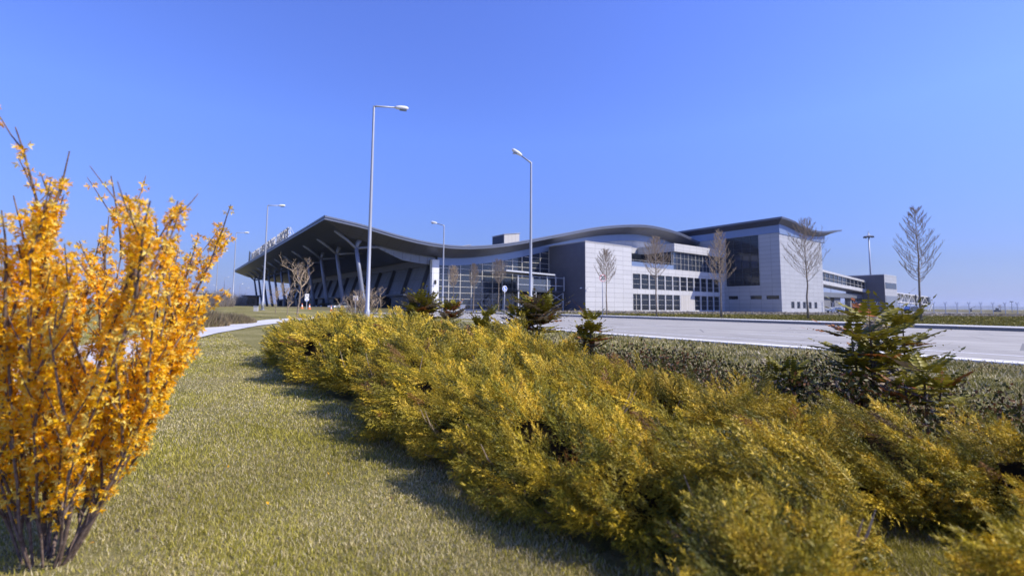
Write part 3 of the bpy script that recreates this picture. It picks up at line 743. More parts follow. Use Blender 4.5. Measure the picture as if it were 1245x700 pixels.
def slab(name, a, c, mat, y0=0., y1=wd, parent=None):
    b = MB(); (xa, za0, za1), (xc, zc0, zc1) = a, c
    b.add([(xa, wy + y0, za0), (xc, wy + y0, zc0), (xc, wy + y0, zc1), (xa, wy + y0, za1), (xa, wy + y1, za0), (xc, wy + y1, zc0), (xc, wy + y1, zc1), (xa, wy + y1, za1)],
          [(0, 1, 2, 3), (7, 6, 5, 4), (0, 4, 5, 1), (3, 2, 6, 7), (0, 3, 7, 4), (1, 5, 6, 2)])
    return b.build(name, mat, parent or WK)
xl, xr = L['t'][0] - 4, gx - .1
sl = lambda k: (Rr[k][2] - L[k][2]) / (Rr[k][0] - L[k][0])
zz_ = lambda k, x: L[k][2] + sl(k) * (x - L[k][0])
slab('roof', (xl, zz_('wt', xl), zz_('t', xl)), (xr, zz_('wt', xr), zz_('t', xr)), M['white_panel'])
slab('floor', (xl, zz_('bb', xl), zz_('wb', xl)), (xr, zz_('bb', xr), zz_('wb', xr)), M['white_panel'])
wnd = slab('glazing', (xl, zz_('wb', xl), zz_('wt', xl)), (xr, zz_('wb', xr), zz_('wt', xr)), M['glass_dark'], .35, wd - .35)
b = MB()
for k in range(13):
    x = xl + (xr - xl) * k / 12; b.bar((x, wy + .28, zz_('wb', x)), (x, wy + .28, zz_('wt', x)), .12)
b.bar((xl, wy + .28, (zz_('wb', xl) * .62 + zz_('wt', xl) * .38)), (xr, wy + .28, (zz_('wb', xr) * .62 + zz_('wt', xr) * .38)), .09)
b.build('mullion', M['mullion'], wnd)
zbm = hity(1030, 362, wy + 1)[2]; zbt = zbm + 1.5
b = MB(); b.box(TX1 + .1, xr, wy + 1.2, wy + 4.2, zbm, zbt); b.build('beam', M['grey_panel'], WK)
for p0, p1 in ((1006, 1014.5), (1019, 1026.5), (1038, 1040), (1044, 1046.5), (1048.3, 1050.3)):
    a, c = hity(p0, 370, wy + 1)[0], hity(p1, 370, wy + 1)[0]
    b = MB(); b.box(a, c, wy + 2.0, wy + 2.0 + min(2.4, (c - a)), 0, zbm - .002); b.build('pier', M['pier'], WK)
# boarding bridge
J = thing('boarding_bridge', 'white truss boarding bridge with cab and stair beyond the gate building', 'boarding bridge', C0, PHI)
jy = gy + 2.2
ja, jb_ = hity(1092, 356, jy), hity(1128, 361, jy); jc, jd = hity(1092, 367, jy), hity(1128, 370, jy)
x0, x1 = ja[0] - 2, jb_[0]; zt0, zt1, zb0, zb1 = ja[2], jb_[2], jc[2], jd[2]
lt = lambda x: zt0 + (zt1 - zt0) * (x - x0) / (x1 - x0); lb = lambda x: zb0 + (zb1 - zb0) * (x - x0) / (x1 - x0)
b = MB()
for y in (jy, jy + 2.6):
    b.bar((x0, y, lt(x0)), (x1, y, lt(x1)), .22); b.bar((x0, y, lb(x0)), (x1, y, lb(x1)), .3)
    for k in range(9):
        xa = x0 + (x1 - x0) * k / 9; xc = x0 + (x1 - x0) * (k + 1) / 9
        b.bar((xa, y, lb(xa)), (xa, y, lt(xa)), .14); b.bar((xa, y, lb(xa) if k % 2 else lt(xa)), (xc, y, lt(xc) if k % 2 else lb(xc)), .13)
b.build('truss', M['white_paint'], J)
b = MB(); b.bar((x0, jy + 1.3, lb(x0) + .1), (x1, jy + 1.3, lb(x1) + .1), 2.3, .2); b.bar((x0, jy + 1.3, lt(x0) - .1), (x1, jy + 1.3, lt(x1) - .1), 2.3, .15)
b.bar((x0, jy + 2.4, (lt(x0) + lb(x0)) / 2), (x1, jy + 2.4, (lt(x1) + lb(x1)) / 2), .1, (lt(x0) - lb(x0)) * .96); b.build('tunnel', M['tower_panel'], J)
b = MB(); b.box(x1 - .2, x1 + 2.6, jy - .3, jy + 2.9, lb(x1) - .2, lt(x1) + .1); cab = b.build('cab', M['grey_panel'], J)
b = MB(); b.box(x1 + .2, x1 + 2.2, jy - .36, jy - .303, lb(x1) + .9, lt(x1) - .3); b.build('window', M['glass_dark'], cab)
xm = hity(1113, 370, jy)[0]
b = MB(); b.box(xm - .3, xm + .3, jy - .4, jy - .05, 1, lt(xm) + .2); b.box(xm - .3, xm + .3, jy + 2.7, jy + 3.05, 1, lt(xm) + .2); b.box(xm - .5, xm + .5, jy - .4, jy + 3, .7, 1.3); b.build('lift_column', M['steel_dark'], J)
for dy in (-.2, 2.8):
    b = MB(); b.lathe([(.3, -.25), (.62, -.22), (.62, .22), (.3, .25)], 14, (xm, jy + dy, .63), 'y'); b.build('wheel', M['rubber'], J)
b = MB(); sx = x1 + 1.2
b.bar((sx, jy - 1.2, lb(x1)), (sx - 5.2, jy - 1.2, .3), .14, .3); b.bar((sx, jy - 1.2, lb(x1) + 1), (sx - 5.2, jy - 1.2, 1.3), .08); b.bar((sx, jy - .5, lb(x1)), (sx - 5.2, jy - .5, .3), .14, .3)
for k in range(14): a = k / 14; b.box(sx - 5.2 * a - .3, sx - 5.2 * a, jy - 1.2, jy - .5, lb(x1) * (1 - a), lb(x1) * (1 - a) + .06)
b.build('stair', M['steel_light'], J)
# apron mast
mp = atdepth(1061, 378, 190); mt = atdepth(1057.5, 283, 190)
O = thing('apron_floodlight_mast', 'tall floodlight mast with round head behind the gate building', 'light mast', (mp[0], mp[1], 0))
b = MB(); hm = mt[2]; b.tube([(0, 0, 0), (0, 0, hm * .5), (0, 0, hm)], [.42, .32, .2], 10); b.tube([(0, 0, hm), (0, 0, hm + 1.2)], .05, 5); b.build('pole', M['metal'], O, smooth=True)
b = MB(); b.lathe([(.3, hm - 1.9), (1.6, hm - 1.7), (1.75, hm - 1.5), (.4, hm - 1.0)], 14); b.build('head', M['metal'], O)
for k in range(8):
    a = k * math.pi / 4; b = MB(); Mx = Matrix.Translation((1.55 * math.cos(a), 1.55 * math.sin(a), hm - 1.75)) @ Matrix.Rotation(a, 4, 'Z'); b.box(-.25, .3, -.3, .3, -.35, .1, Mx); b.build('floodlight', M['steel_dark'], O)
q = hity(1009, 330, 8); O = thing('antenna_mast', 'thin antenna mast rising behind the walkway roof', 'antenna', (C0 + np.append(Bv * (q[0]) + Av * 8, 0)))
b = MB(); b.tube([(0, 0, 0), (0, 0, 12), (0, 0, 17.5)], [.12, .1, .05], 6); b.box(-.12, .12, -.3, .3, 15, 15.1); b.build('pole', M['metal'], O)

# ------------------------------------------------------------------ street lamps
def make_lamp(hgt, arm, rise, double=False):
    o = bpy.data.objects.new('street_lamp', None); link(o)
    b = MB(); b.tube([(0, 0, 0), (0, 0, .9), (0, 0, .95), (0, 0, hgt * .5), (0, 0, hgt - .1), (0, 0, hgt)], [.12, .12, .09, .07, .05, .045], 10); b.box(-.2, .2, -.2, .2, 0, .05)
    p = b.build('pole', M['metal'], o, smooth=True)
    b = MB(); b.box(-.05, .05, -.140, -.128, .45, .85); b.build('hatch', M['steel_light'], p)
    b = MB(); b.tube([(0, 0, hgt - .04), (.12, 0, hgt + rise * .1), (arm, 0, hgt + rise)], [.05, .045, .035], 8); b.build('arm', M['metal'], o, smooth=True)
    b = MB(); L_ = .62; d = Vector((arm, 0, rise)).normalized(); st = Vector((arm - .05, 0, hgt + rise))
    b.tube([st, st + d * .1, st + d * .25, st + d * (L_ - .1), st + d * L_], [.05, .085, .11, .095, .04], 8)
    hd = b.build('lamp_head', M['white_paint'], o, smooth=True)
    b = MB(); e = st + d * .38; b.box(e.x - .16, e.x + .16, -.08, .08, e.z - .125, e.z - .085); b.build('lens', M['glass_pale'], hd)
    return o
def put_lamp(loc, az, hgt, arm, rise, label, group='street lamps'):
    o = make_lamp(hgt, arm, rise); o.location = loc; o.rotation_euler = (0, 0, az); tag(o, label, 'street lamp', group); return o
def ground(x, y): return (x, y, float(tz(x, y)))
A_ = atdepth(447.5, 350, 20.6); put_lamp(ground(A_[0], A_[1]), rad(15), 10.4, 1.0, .05, 'tallest street lamp, in front of the canopy corner with its arm to the right')
D_ = atdepth(320.5, 350, 44); put_lamp(ground(D_[0], D_[1]), rad(15), 10.2, 1.0, .05, 'street lamp rising in front of the far end of the canopy, right after the letters')
E_ = atdepth(283.5, 350, 62); put_lamp(ground(E_[0], E_[1]), rad(15), 10.1, 1.0, .05, 'street lamp standing clear left of the canopy tip beside parked cars')
for px, Y, lab in ((263, 84, 'street lamp seen just right of the yellow bush, before the white shed'), (247, 104, 'street lamp half lost behind the edge twigs of the yellow bush')):
    q = atdepth(px, 350, Y); put_lamp(ground(q[0], q[1]), rad(15), 10.1, 1.0, .05, lab)
B_ = atdepth(645, 370, 23.6); put_lamp(ground(B_[0], B_[1]), rad(190), 8.75, .55, .32, 'street lamp in front of the steel platform, its arm tilted up to the left')
C_ = atdepth(538, 370, 43); put_lamp(ground(C_[0], C_[1]), rad(172), 8.75, .75, .2, 'slim street lamp just right of the white pylon before the curtain wall')
far0 = make_lamp(10, .9, .1); first = True
for px, Y in ((252, 190), (262, 230), (272, 160), (276, 240), (291, 210), (299, 260), (268, 300), (284, 330)):
    q = atdepth(px, 360, Y); o = far0 if first else copy_tree(far0); first = False
    o.location = (q[0], q[1], .3); o.rotation_euler = (0, 0, rad(rnd.uniform(0, 360))); o.name = 'street_lamp'
    tag(o, 'tiny distant street lamp over the car park beyond the shed', 'street lamp', 'distant car park lamps')

# ------------------------------------------------------------------ bare trees
def tree_mesh(seed, hgt, clear, width, kind='upright'):
    r = random.Random(seed); tb = MB(); bb = MB()
    if kind == 'upright':
        n = 9; pts = [Vector((r.uniform(-.05, .05) * hgt * .12 * (i > 0), r.uniform(-.05, .05) * hgt * .12 * (i > 0), hgt * i / n)) for i in range(n + 1)]
        tb.tube(pts, [max(.012, .105 * (1 - .93 * (i / n) ** .8)) for i in range(n + 1)], 7)
        tr = lambda z: pts[min(n - 1, int(z / hgt * n))].lerp(pts[min(n, int(z / hgt * n) + 1)], (z / hgt * n) % 1)
        nb = 46
        for k in range(nb):
            f = k / nb; z = clear + (hgt * .97 - clear) * f ** .9; a = k * 2.4 + r.uniform(-.4, .4)
            env = width / 2 * float(np.interp(f, [0, .12, .4, .7, 1], [.8, 1.0, .82, .5, .10]))
            L_ = env * r.uniform(.8, 1.12) + .1; o = tr(z); rise = L_ * r.uniform(.85, 1.5)
            dr = Vector((math.cos(a), math.sin(a), 0)); P = [o + dr * (L_ * t ** .85) + Vector((r.uniform(-.05, .05), r.uniform(-.05, .05), rise * (t ** 1.6))) for t in (0, .25, .5, .75, 1)]
            r0 = .024 * (1 - .6 * f); bb.tube(P, [r0, r0 * .8, r0 * .6, r0 * .45, r0 * .25], 4, cap=False)
            for j in range(8):
                t = .18 + .80 * j / 8; i0 = min(3, int(t * 4)); q = P[i0].lerp(P[i0 + 1], t * 4 - i0); a2 = a + r.choice((-1, 1)) * r.uniform(.5, 1.2); l2 = L_ * r.uniform(.18, .42) * (1.15 - t * .5) + .08
                d2 = Vector((math.cos(a2), math.sin(a2), 0)); e = q + d2 * l2 * .7 + Vector((0, 0, l2 * r.uniform(.6, 1.1))); mid = q.lerp(e, .5) + d2 * l2 * .08
                bb.tube([q, mid, e], [r0 * .42, r0 * .33, .006], 3, cap=False)
                for u in (.45, .75, 1.0):
                    w_ = q.lerp(e, u); a3 = a2 + r.uniform(-1.3, 1.3); l3 = r.uniform(.08, .26)
                    bb.tube([w_, w_ + Vector((math.cos(a3) * l3 * .5, math.sin(a3) * l3 * .5, l3))], [.008, .011], 3, cap=False)
    else:
        stems = 1 if kind == 'crooked' else 13
        def grow(p, d, L_, rr, depth, kids, maxd):
            n = 5; P = [p]; q = p.copy(); dd = d.copy(); w_ = .08 if depth == 0 and stems == 1 else .34
            for i in range(n):
                dd = (dd + Vector((r.uniform(-w_, w_), r.uniform(-w_, w_), r.uniform(-.05, .22)))).normalized(); q = q + dd * (L_ / n); P.append(q)
            (tb if depth == 0 else bb).tube(P, [rr * (1 - .45 * i / n) for i in range(n + 1)], 6 if depth < 2 else 4, cap=False)
            if depth < maxd:
                for k in range(kids):
                    a = k * 2.4 + r.uniform(-.6, .6); s_ = r.uniform(.7, 1.3); nd = (dd * .8 + Vector((math.cos(a) * s_, math.sin(a) * s_, r.uniform(.0, .45)))).normalized()
                    grow(P[5] if (depth == 0 and stems == 1 and k < 3) else P[r.choice((2, 3, 4, 5))], nd, L_ * r.uniform(.5, .75) * (1.0 if depth else .85), max(.0065, rr * .58), depth + 1, r.choice((2, 3, 3)) if depth < 2 else r.choice((2, 2, 3)), maxd)
        for k in range(stems):
            a = r.uniform(0, 6.28); sp = .05 if stems == 1 else .6
            grow(Vector((math.cos(a) * .1 * (stems > 1), math.sin(a) * .1 * (stems > 1), 0)), Vector((math.cos(a) * sp, math.sin(a) * sp, 1)).normalized(), hgt * (.44 if stems == 1 else .40), hgt * (.0125 if stems == 1 else .009), 0, 6 if stems == 1 else 4, 5 if stems == 1 else 3)
    return tb, bb
def tree(name, seed, loc, hgt, clear, width, label, kind='upright', cat='tree', group=None):
    tb, bb = tree_mesh(seed, hgt, clear, width, kind)
    o = thing(name, label, cat, loc, rnd.uniform(0, 6), group)
    tb.build('trunk', M['tree_bark'], o, smooth=True, fix=False); bb.build('branches', M['twig'], o, fix=False); return o
def ttree(px, py, topy, cleary, wpx, seed, label, lift=.15, **k):
    g_ = gpt(px, py); g_.z += lift; yh = 372 + ROLL * (px - 622); zt = (yh - topy) / F * g_.y + H - g_.z; zc = (yh - cleary) / F * g_.y + H - g_.z; tree('bare_tree', seed, g_, zt, zc, .86 * wpx / F * g_.y, label, **k)
GT = 'bare young trees along the far kerb'
ttree(737.5, 385.1, 304, 345, 31, 1, 'bare rounded tree behind the round 20 speed limit sign', group=GT)
ttree(798, 386.8, 288, 340, 40, 2, 'bare tree standing before the terrace and the rows of windows', group=GT)
ttree(877, 388.5, 281, 349, 34, 3, 'slim bare tree beside the big dark window of the tower', group=GT)
ttree(983, 390, 266, 342, 54, 4, 'broad bare tree in front of the bright end wall of the tower', group=GT)
ttree(1121, 393.6, 250, 345, 48, 5, 'tallest bare tree, standing alone against open sky beside the boarding bridge', group=GT)
GW = 'thin bare saplings before the curtain wall'
ttree(551, 380.6, 324, 350, 16, 6, 'faint bare sapling nearest the white pylon before the curtain wall', group=GW)
ttree(575.5, 380.8, 321, 350, 16, 7, 'middle bare sapling of the three before the curtain wall', group=GW)
ttree(606, 381, 316, 346, 26, 8, 'bare sapling beside the blue arrow sign', group=GW)
q = atdepth(361, 385, 31); tree('bare_tree', 21, ground(q[0], q[1]), 4.9, 0, 0, 'crooked leafless tree with thick curling limbs before the canopy columns', 'crooked')
q = atdepth(349, 385, 36); tree('bare_tree', 34, ground(q[0], q[1]), 3.0, 0, 0, 'small grey leafless tree left of the crooked tree under the canopy', 'crooked')
q = atdepth(335, 383, 38); tree('bare_tree', 29, ground(q[0], q[1]), 2.4, 0, 0, 'lowest grey leafless tree, beside the lamp under the canopy letters', 'crooked')
q = atdepth(441, 385, 27); tree('bare_shrub', 41, ground(q[0], q[1]), 3.3, 0, 0, 'many-stemmed leafless shrub around the foot of the tallest lamp', 'multi', 'shrub')

# dry thickets on the left lawn
def thicket(name, px0, px1, Y, hgt, n, cols, label, group):
    a, c = atdepth(px0, 375, Y), atdepth(px1, 375, Y); V = []; Tt = []; Cc = []
    cx, cy = (a[0] + c[0]) / 2, (a[1] + c[1]) / 2; rx = abs(c[0] - a[0]) / 2
    u = rng.random((n, 6)); ang = u[:, 0] * 6.283; rr_ = np.sqrt(u[:, 1]); bx = np.cos(ang) * rr_ * rx; by = np.sin(ang) * rr_ * 1.6
    hh = hgt * (1 - .75 * rr_ ** 2) * (.55 + .6 * u[:, 2]); ln = .5 * hh; da = u[:, 3] * 6.283; w_ = .012 + .012 * u[:, 4]
    z0 = tz(cx + bx, cy + by) - tz(cx, cy)
    b0 = np.stack([bx - w_, by, z0], 1); b1 = np.stack([bx + w_, by, z0], 1); t_ = np.stack([bx + np.cos(da) * ln, by + np.sin(da) * ln, z0 + hh], 1)
    V = np.stack([b0, b1, t_], 1).reshape(-1, 3); Tt = np.arange(3 * n).reshape(-1, 3)
    Cc = np.repeat(np.array(cols)[rng.integers(0, len(cols), n)] * (.7 + .6 * u[:, 5:6]), 3, axis=0)
    o = np_mesh(name, V, Tt, M['dry'], Cc); o.location = (cx, cy, float(tz(cx, cy))); tag(o, label, 'shrub', group)
    return o
DRY = [(.33, .25, .14), (.42, .33, .20), (.24, .18, .10), (.30, .26, .11)]
GREY = [(.38, .33, .28), (.48, .43, .37), (.27, .23, .19)]
thicket('dry_shrub', 205, 272, 22, 1.0, 5200, DRY, 'low brown dry thicket right of the yellow bush on the lawn', None)
thicket('dry_shrub', 256, 306, 25, .62, 3200, DRY, 'flatter tan tussock patch stretching from the brown thicket towards the lamp', None)
for px0, px1, Y, h_, lab in ((247, 268, 52, 2.1, 'grey leafless bush in front of the white shed'), (264, 279, 55, 2.0, 'grey leafless bush between the white shed and the parked cars'), (284, 296, 88, 2.6, 'small dark bush behind the parked cars')):
    thicket('leafless_bush', px0, px1, Y, h_, 2600, GREY, lab, 'grey bushes by the car park')

# ------------------------------------------------------------------ signs, cones, posts
def face(loc):  # rotation about z so local -y faces the camera
    return math.atan2(loc[1], loc[0]) - math.pi / 2
g_ = gpt(733.2, 385.8); O = thing('speed_limit_sign', 'round white 20 speed limit sign with red ring on a grey post', 'road sign', g_, face(g_) + .60)
zc = (372.8 - 338.2) / F * g_.y + H
b = MB(); b.tube([(0, .05, 0), (0, .05, zc + .3)], .045, 8); b.build('post', M['metal'], O, smooth=True)
b = MB(); b.lathe([(.39, -.012), (.40, 0), (.39, .012)], 32, (0, 0, zc), 'y'); dk = b.build('disc', M['white_paint'], O)
b = MB()
for k in range(36):
    a0, a1 = 2 * math.pi * k / 36, 2 * math.pi * (k + 1) / 36; cs = lambda r_, a: (r_ * math.cos(a), -.016, zc + r_ * math.sin(a)); b.quad(cs(.345, a0), cs(.345, a1), cs(.392, a1), cs(.392, a0))
b.build('ring', M['red_paint'], dk, fix=False)
me = text_mesh('20', .56, .004, .022); me.materials.append(M['black']); t_ = link(bpy.data.objects.new('numeral', me), dk); t_.rotation_euler = (rad(90), 0, 0); t_.location = (0, -.02, zc); t_.scale = (1, 1.1, 1)
g_ = gpt(613.5, 382.2); O = thing('direction_sign', 'round blue sign with white arrows before the curtain wall', 'road sign', g_, face(g_) + .70)
zc = (371.9 - 351.2) / F * g_.y + H
b = MB(); b.tube([(0, .05, 0), (0, .05, zc + .3)], .05, 8); b.build('post', M['metal'], O, smooth=True)
b = MB(); b.lathe([(.40, -.012), (.41, 0), (.40, .012)], 32, (0, 0, zc), 'y'); dk = b.build('disc', M['white_paint'], O)
b = MB(); b.lathe([(.335, -.004), (.335, .002)], 32, (0, -.014, zc), 'y'); b.build('blue_field', M['blue_paint'], dk)
b = MB(); y = -.021
def poly2(b, pts): b.add([(x, y, zc + z) for x, z in pts], [tuple(range(len(pts)))])
poly2(b, [(-.12, -.27), (-.02, -.27), (-.02, .08), (-.12, .08)]); poly2(b, [(-.2, .082), (.06, .082), (-.07, .28)]); poly2(b, [(-.018, -.14), (.14, -.14), (.14, -.04), (-.018, -.04)]); poly2(b, [(.142, -.2), (.27, -.09), (.142, .02)])
b.build('arrow', M['white_paint'], dk, fix=False)
q = atdepth(372.5, 377, 60)
O = thing('roadside_sign', 'small white plate over a white disc on a post under the canopy', 'road sign', ground(q[0], q[1]), face(q)); s_ = 60 / F
zt_ = lambda y_: (370.1 - y_) * s_ + H - float(tz(q[0], q[1]))
b = MB(); b.tube([(0, .05, 0), (0, .05, zt_(358))], .05, 8); b.build('post', M['metal'], O)
b = MB(); b.box(-.24, .24, -.02, .02, zt_(361.6), zt_(357.4)); pl_ = b.build('plate', M['white_paint'], O)
b = MB(); b.box(-.16, .16, -.026, -.022, zt_(359.8), zt_(359.2)); b.build('stripe', M['black'], pl_)
b = MB(); b.lathe([(.27, -.015), (.27, .015)], 24, (0, 0, zt_(364)), 'y'); dk = b.build('disc', M['white_paint'], O)
b = MB(); b.lathe([(.09, -.004), (.09, .002)], 16, (.02, -.018, zt_(365.4)), 'y'); b.build('blue_dot', M['blue_paint'], dk)
q = atdepth(432, 377, 66); O = thing('roadside_sign', 'small white and blue plate on a post left of the tallest lamp', 'road sign', ground(q[0], q[1]), face(q)); s_ = 66 / F
b = MB(); b.tube([(0, .05, 0), (0, .05, 2.4)], .05, 8); b.build('post', M['metal'], O)
b = MB(); b.box(-.35, .35, -.02, .02, 1.75, 2.4); pl_ = b.build('plate', M['white_paint'], O)
b = MB(); b.box(-.2, .2, -.026, -.022, 1.8, 2.05); b.build('blue_field', M['blue_paint'], pl_)
for px, lab in ((367, 'orange and white traffic cone left of the small white plate sign'), (376, 'orange and white traffic cone right of the small white plate sign'), (402.5, 'orange and white traffic cone near the silver car')):
    q = atdepth(px, 378, 56); O = thing('traffic_cone', lab, 'traffic cone', ground(q[0], q[1]), 0, 'traffic cones')
    O.scale = (.72, .72, .78)
    b = MB(); b.lathe([(.2, .03), (.16, .2), (.13, .32)], 12); b.box(-.25, .25, -.25, .25, 0, .03); b.build('base', M['orange'], O)
    b = MB(); b.lathe([(.128, .322), (.09, .6)], 12); b.build('sleeve', M['white_paint'], O)
    b = MB(); b.lathe([(.088, .602), (.05, .82)], 12); b.build('tip', M['orange'], O)
# utility boxes and posts
q = atdepth(562.5, 381, 62); O = thing('utility_cabinet', 'grey utility cabinet on the verge left of the blue arrow sign', 'cabinet', ground(q[0], q[1]), .2)
b = MB(); b.box(-.3, .3, -.2, .2, 0, 1.15); bd = b.build('body', M['steel_light'], O); b = MB(); b.box(-.34, .34, -.24, .24, 1.152, 1.22); b.build('lid', M['metal'], O)
b = MB(); b.box(-.26, .26, -.215, -.203, .12, 1.08); dr = b.build('door', M['metal'], O); b = MB(); b.box(.16, .2, -.235, -.216, .55, .68); b.build('handle', M['black'], dr)
b = MB(); b.box(-.36, .02, .45, .8, 0, 1.75); b.box(-.4, .06, .41, .84, 1.752, 1.82); b.build('meter_box', M['metal'], O)
q = atdepth(311, 379, 41); O = thing('junction_box', 'small pale box at the foot of the lamp on the lawn', 'box', ground(q[0], q[1]), .3)
b = MB(); b.box(-.17, .17, -.14, .14, 0, .42); b.build('body', M['concrete'], O); b = MB(); b.box(-.2, .2, -.17, .17, .422, .47); b.build('lid', M['metal'], O)
g_ = gpt(208, 406.5); O = thing('marker_post', 'thin grey pipe post behind the edge of the yellow bush', 'post', g_); b = MB(); b.tube([(0, 0, 0), (0, 0, 1.02)], .035, 8); b.tube([(0, 0, 1.02), (0, 0, 1.06)], .045, 8); b.build('pipe', M['metal'], O)
g_ = gpt(212.5, 404.8); O = thing('marker_post', 'short white marker post beside the thin grey pipe post', 'post', g_); b = MB(); b.tube([(0, 0, 0), (0, 0, .55), (0, 0, .62)], [.07, .07, .04], 10); b.build('shaft', M['white_paint'], O)

# ------------------------------------------------------------------ vehicles
def make_car(paint_, style='hatch'):
    o = bpy.data.objects.new('parked_car', None); link(o)
    L_ = 4.3; hw = .86
    prof = {'hatch': [(-2.1, .45), (-2.12, .75), (-1.95, .92), (-1.0, 1.0), (-.35, 1.42), (1.0, 1.46), (1.75, 1.05), (2.1, .95), (2.12, .45)],
            'van': [(-2.3, .45), (-2.32, .85), (-2.0, 1.1), (-1.4, 1.75), (-1.1, 1.9), (2.3, 1.95), (2.4, 1.8), (2.4, .45)]}[style]
    b = MB(); n = len(prof); zb = .98
    rows = []
    for yy, ins in ((-hw, .06), (-hw * .93, 0), (hw * .93, 0), (hw, .06)):
        rows.append([(x * (1 - ins * .3), yy if z < zb + .15 else yy * (1 - .16 * (z - zb)), z - ins * (z > .6)) for x, z in prof])
    vs = [v for r_ in rows for v in r_]; fs = [tuple(range(n - 1, -1, -1)), tuple(range(3 * n, 4 * n))]
    for j in range(3):
        for i in range(n): fs.append((j * n + i, j * n + (i + 1) % n, (j + 1) * n + (i + 1) % n, (j + 1) * n + i))
    b.add(vs, fs); body = b.build('body', paint_, o)
    gl = MB()
    if style == 'hatch': side = [(-.85, 1.02), (-.3, 1.36), (.95, 1.39), (1.5, 1.06)]
    else: side = [(-1.6, 1.2), (-1.25, 1.7), (-.3, 1.72), (-.3, 1.2)]
    for s_ in (-1, 1): gl.add([(x, s_ * (hw * (1 - .16 * max(0, z - zb)) + .004), z - .03) for x, z in side], [(0, 1, 2, 3)])
    (xa, za), (xc, zc_) = ((-1.0, 1.0), (-.35, 1.42)) if style == 'hatch' else ((-2.0, 1.1), (-1.4, 1.75))
    gl.add([(xa - .03, -.68, za + .03), (xa - .03, .68, za + .03), (xc - .03, .6, zc_ - .01), (xc - .03, -.6, zc_ - .01)], [(0, 1, 2, 3)])
    gl.add([(1.78, -.66, 1.08), (1.78, .66, 1.08), (1.06, .6, 1.46), (1.06, -.6, 1.46)] if style == 'hatch' else [(2.41, -.6, 1.3), (2.41, .6, 1.3), (2.41, .6, 1.75), (2.41, -.6, 1.75)], [(0, 1, 2, 3)])
    gl.build('window', M['glass_dark'], o)
    for x in (-1.3, 1.3):
        for s_ in (-1, 1):
            b = MB(); b.lathe([(.22, -.1), (.32, -.09), (.32, .09), (.22, .1)], 16, (x, s_ * .8, .32), 'y'); w_ = b.build('wheel', M['rubber'], o)
            b = MB(); b.lathe([(.05, -.01), (.19, -.005), (.19, .005), (.05, .01)], 12, (x, s_ * .905, .32), 'y'); b.build('rim', M['metal'], w_)
    for s_ in (-1, 1):
        b = MB(); b.box(-2.16, -2.06, s_ * .6 - .16, s_ * .6 + .16, .68, .84); b.build('headlight', M['white_paint'], o)
        b = MB(); b.box(2.06, 2.14, s_ * .66 - .12, s_ * .66 + .12, .72, .9); b.build('tail_light', M['red_paint'], o)
    b = MB(); b.box(-2.18, -2.1, -.26, .26, .5, .61); b.build('number_plate', M['white_paint'], o)
    return o
for px, Y, rz, pt, st, lab in ((288.5, 150, 20, 'car_white', 'van', 'white van parked left of the canopy tip'), (294.5, 138, 35, 'car_dark', 'hatch', 'dark car parked right of the white van'),
                               (303.5, 135, 10, 'car_dark', 'hatch', 'dark car parked at the far canopy columns'), (299.5, 165, 30, 'car_white', 'hatch', 'white car tucked between the two dark parked cars'),
                               (412, 84, 70, 'car_silver', 'hatch', 'silver car under the canopy beside the nearest columns'), (394, 100, 80, 'car_dark', 'hatch', 'dark car in the canopy shade between columns'), (264, 140, 40, 'car_white', 'hatch', 'white car by the grey bushes before the white shed'),
                               (1015, 122, 0, 'car_blue', 'hatch', 'pale blue car parked beneath the glazed walkway'), (1107.5, 138, 20, 'car_dark', 'van', 'dark van under the white boarding bridge')):
    q = atdepth(px, 378, Y); o = make_car(M[pt], st); o.location = (q[0], q[1], float(tz(q[0], q[1])) + .03); o.rotation_euler = (0, 0, rad(rz)); tag(o, lab, 'van' if st == 'van' else 'car', 'parked vehicles')
    if st == 'van': o.name = 'parked_van'
# far buildings at left
q = atdepth(233, 372, 150); O = thing('white_shed', 'long low white shed with dark windows beyond the car park', 'shed', (q[0], q[1], .2), rad(25))
b = MB(); b.box(-8.5, 8.5, -4, 4, 0, 4.3); b.build('wall', M['white_panel'], O); b = MB(); b.box(-8.8, 8.8, -4.3, 4.3, 4.302, 4.6); b.build('roof', M['steel_light'], O)
for k in range(6):
    b = MB(); b.box(-7.6 + 2.6 * k, -5.9 + 2.6 * k, -4.08, -4.004, 1.1, 3.2); f_ = b.build('window', M['mullion'], O); b = MB(); b.box(-7.5 + 2.6 * k, -6.0 + 2.6 * k, -4.1, -4.082, 1.2, 3.1); b.build('pane', M['glass_dark'], f_)
q = atdepth(304, 372, 125); O = thing('brown_kiosk', 'small brown flat-roofed kiosk behind the far canopy columns', 'kiosk', (q[0], q[1], .2), rad(20))
b = MB(); b.box(-1.6, 1.9, -1.5, 1.5, 0, 3.0); b.build('wall', M['brown'], O); b = MB(); b.box(-1.9, 2.2, -1.8, 1.8, 3.002, 3.3); b.build('roof', M['steel_dark'], O); b = MB(); b.box(-1, 1.2, -1.56, -1.504, 1, 2.2); b.build('window', M['glass_dark'], O)

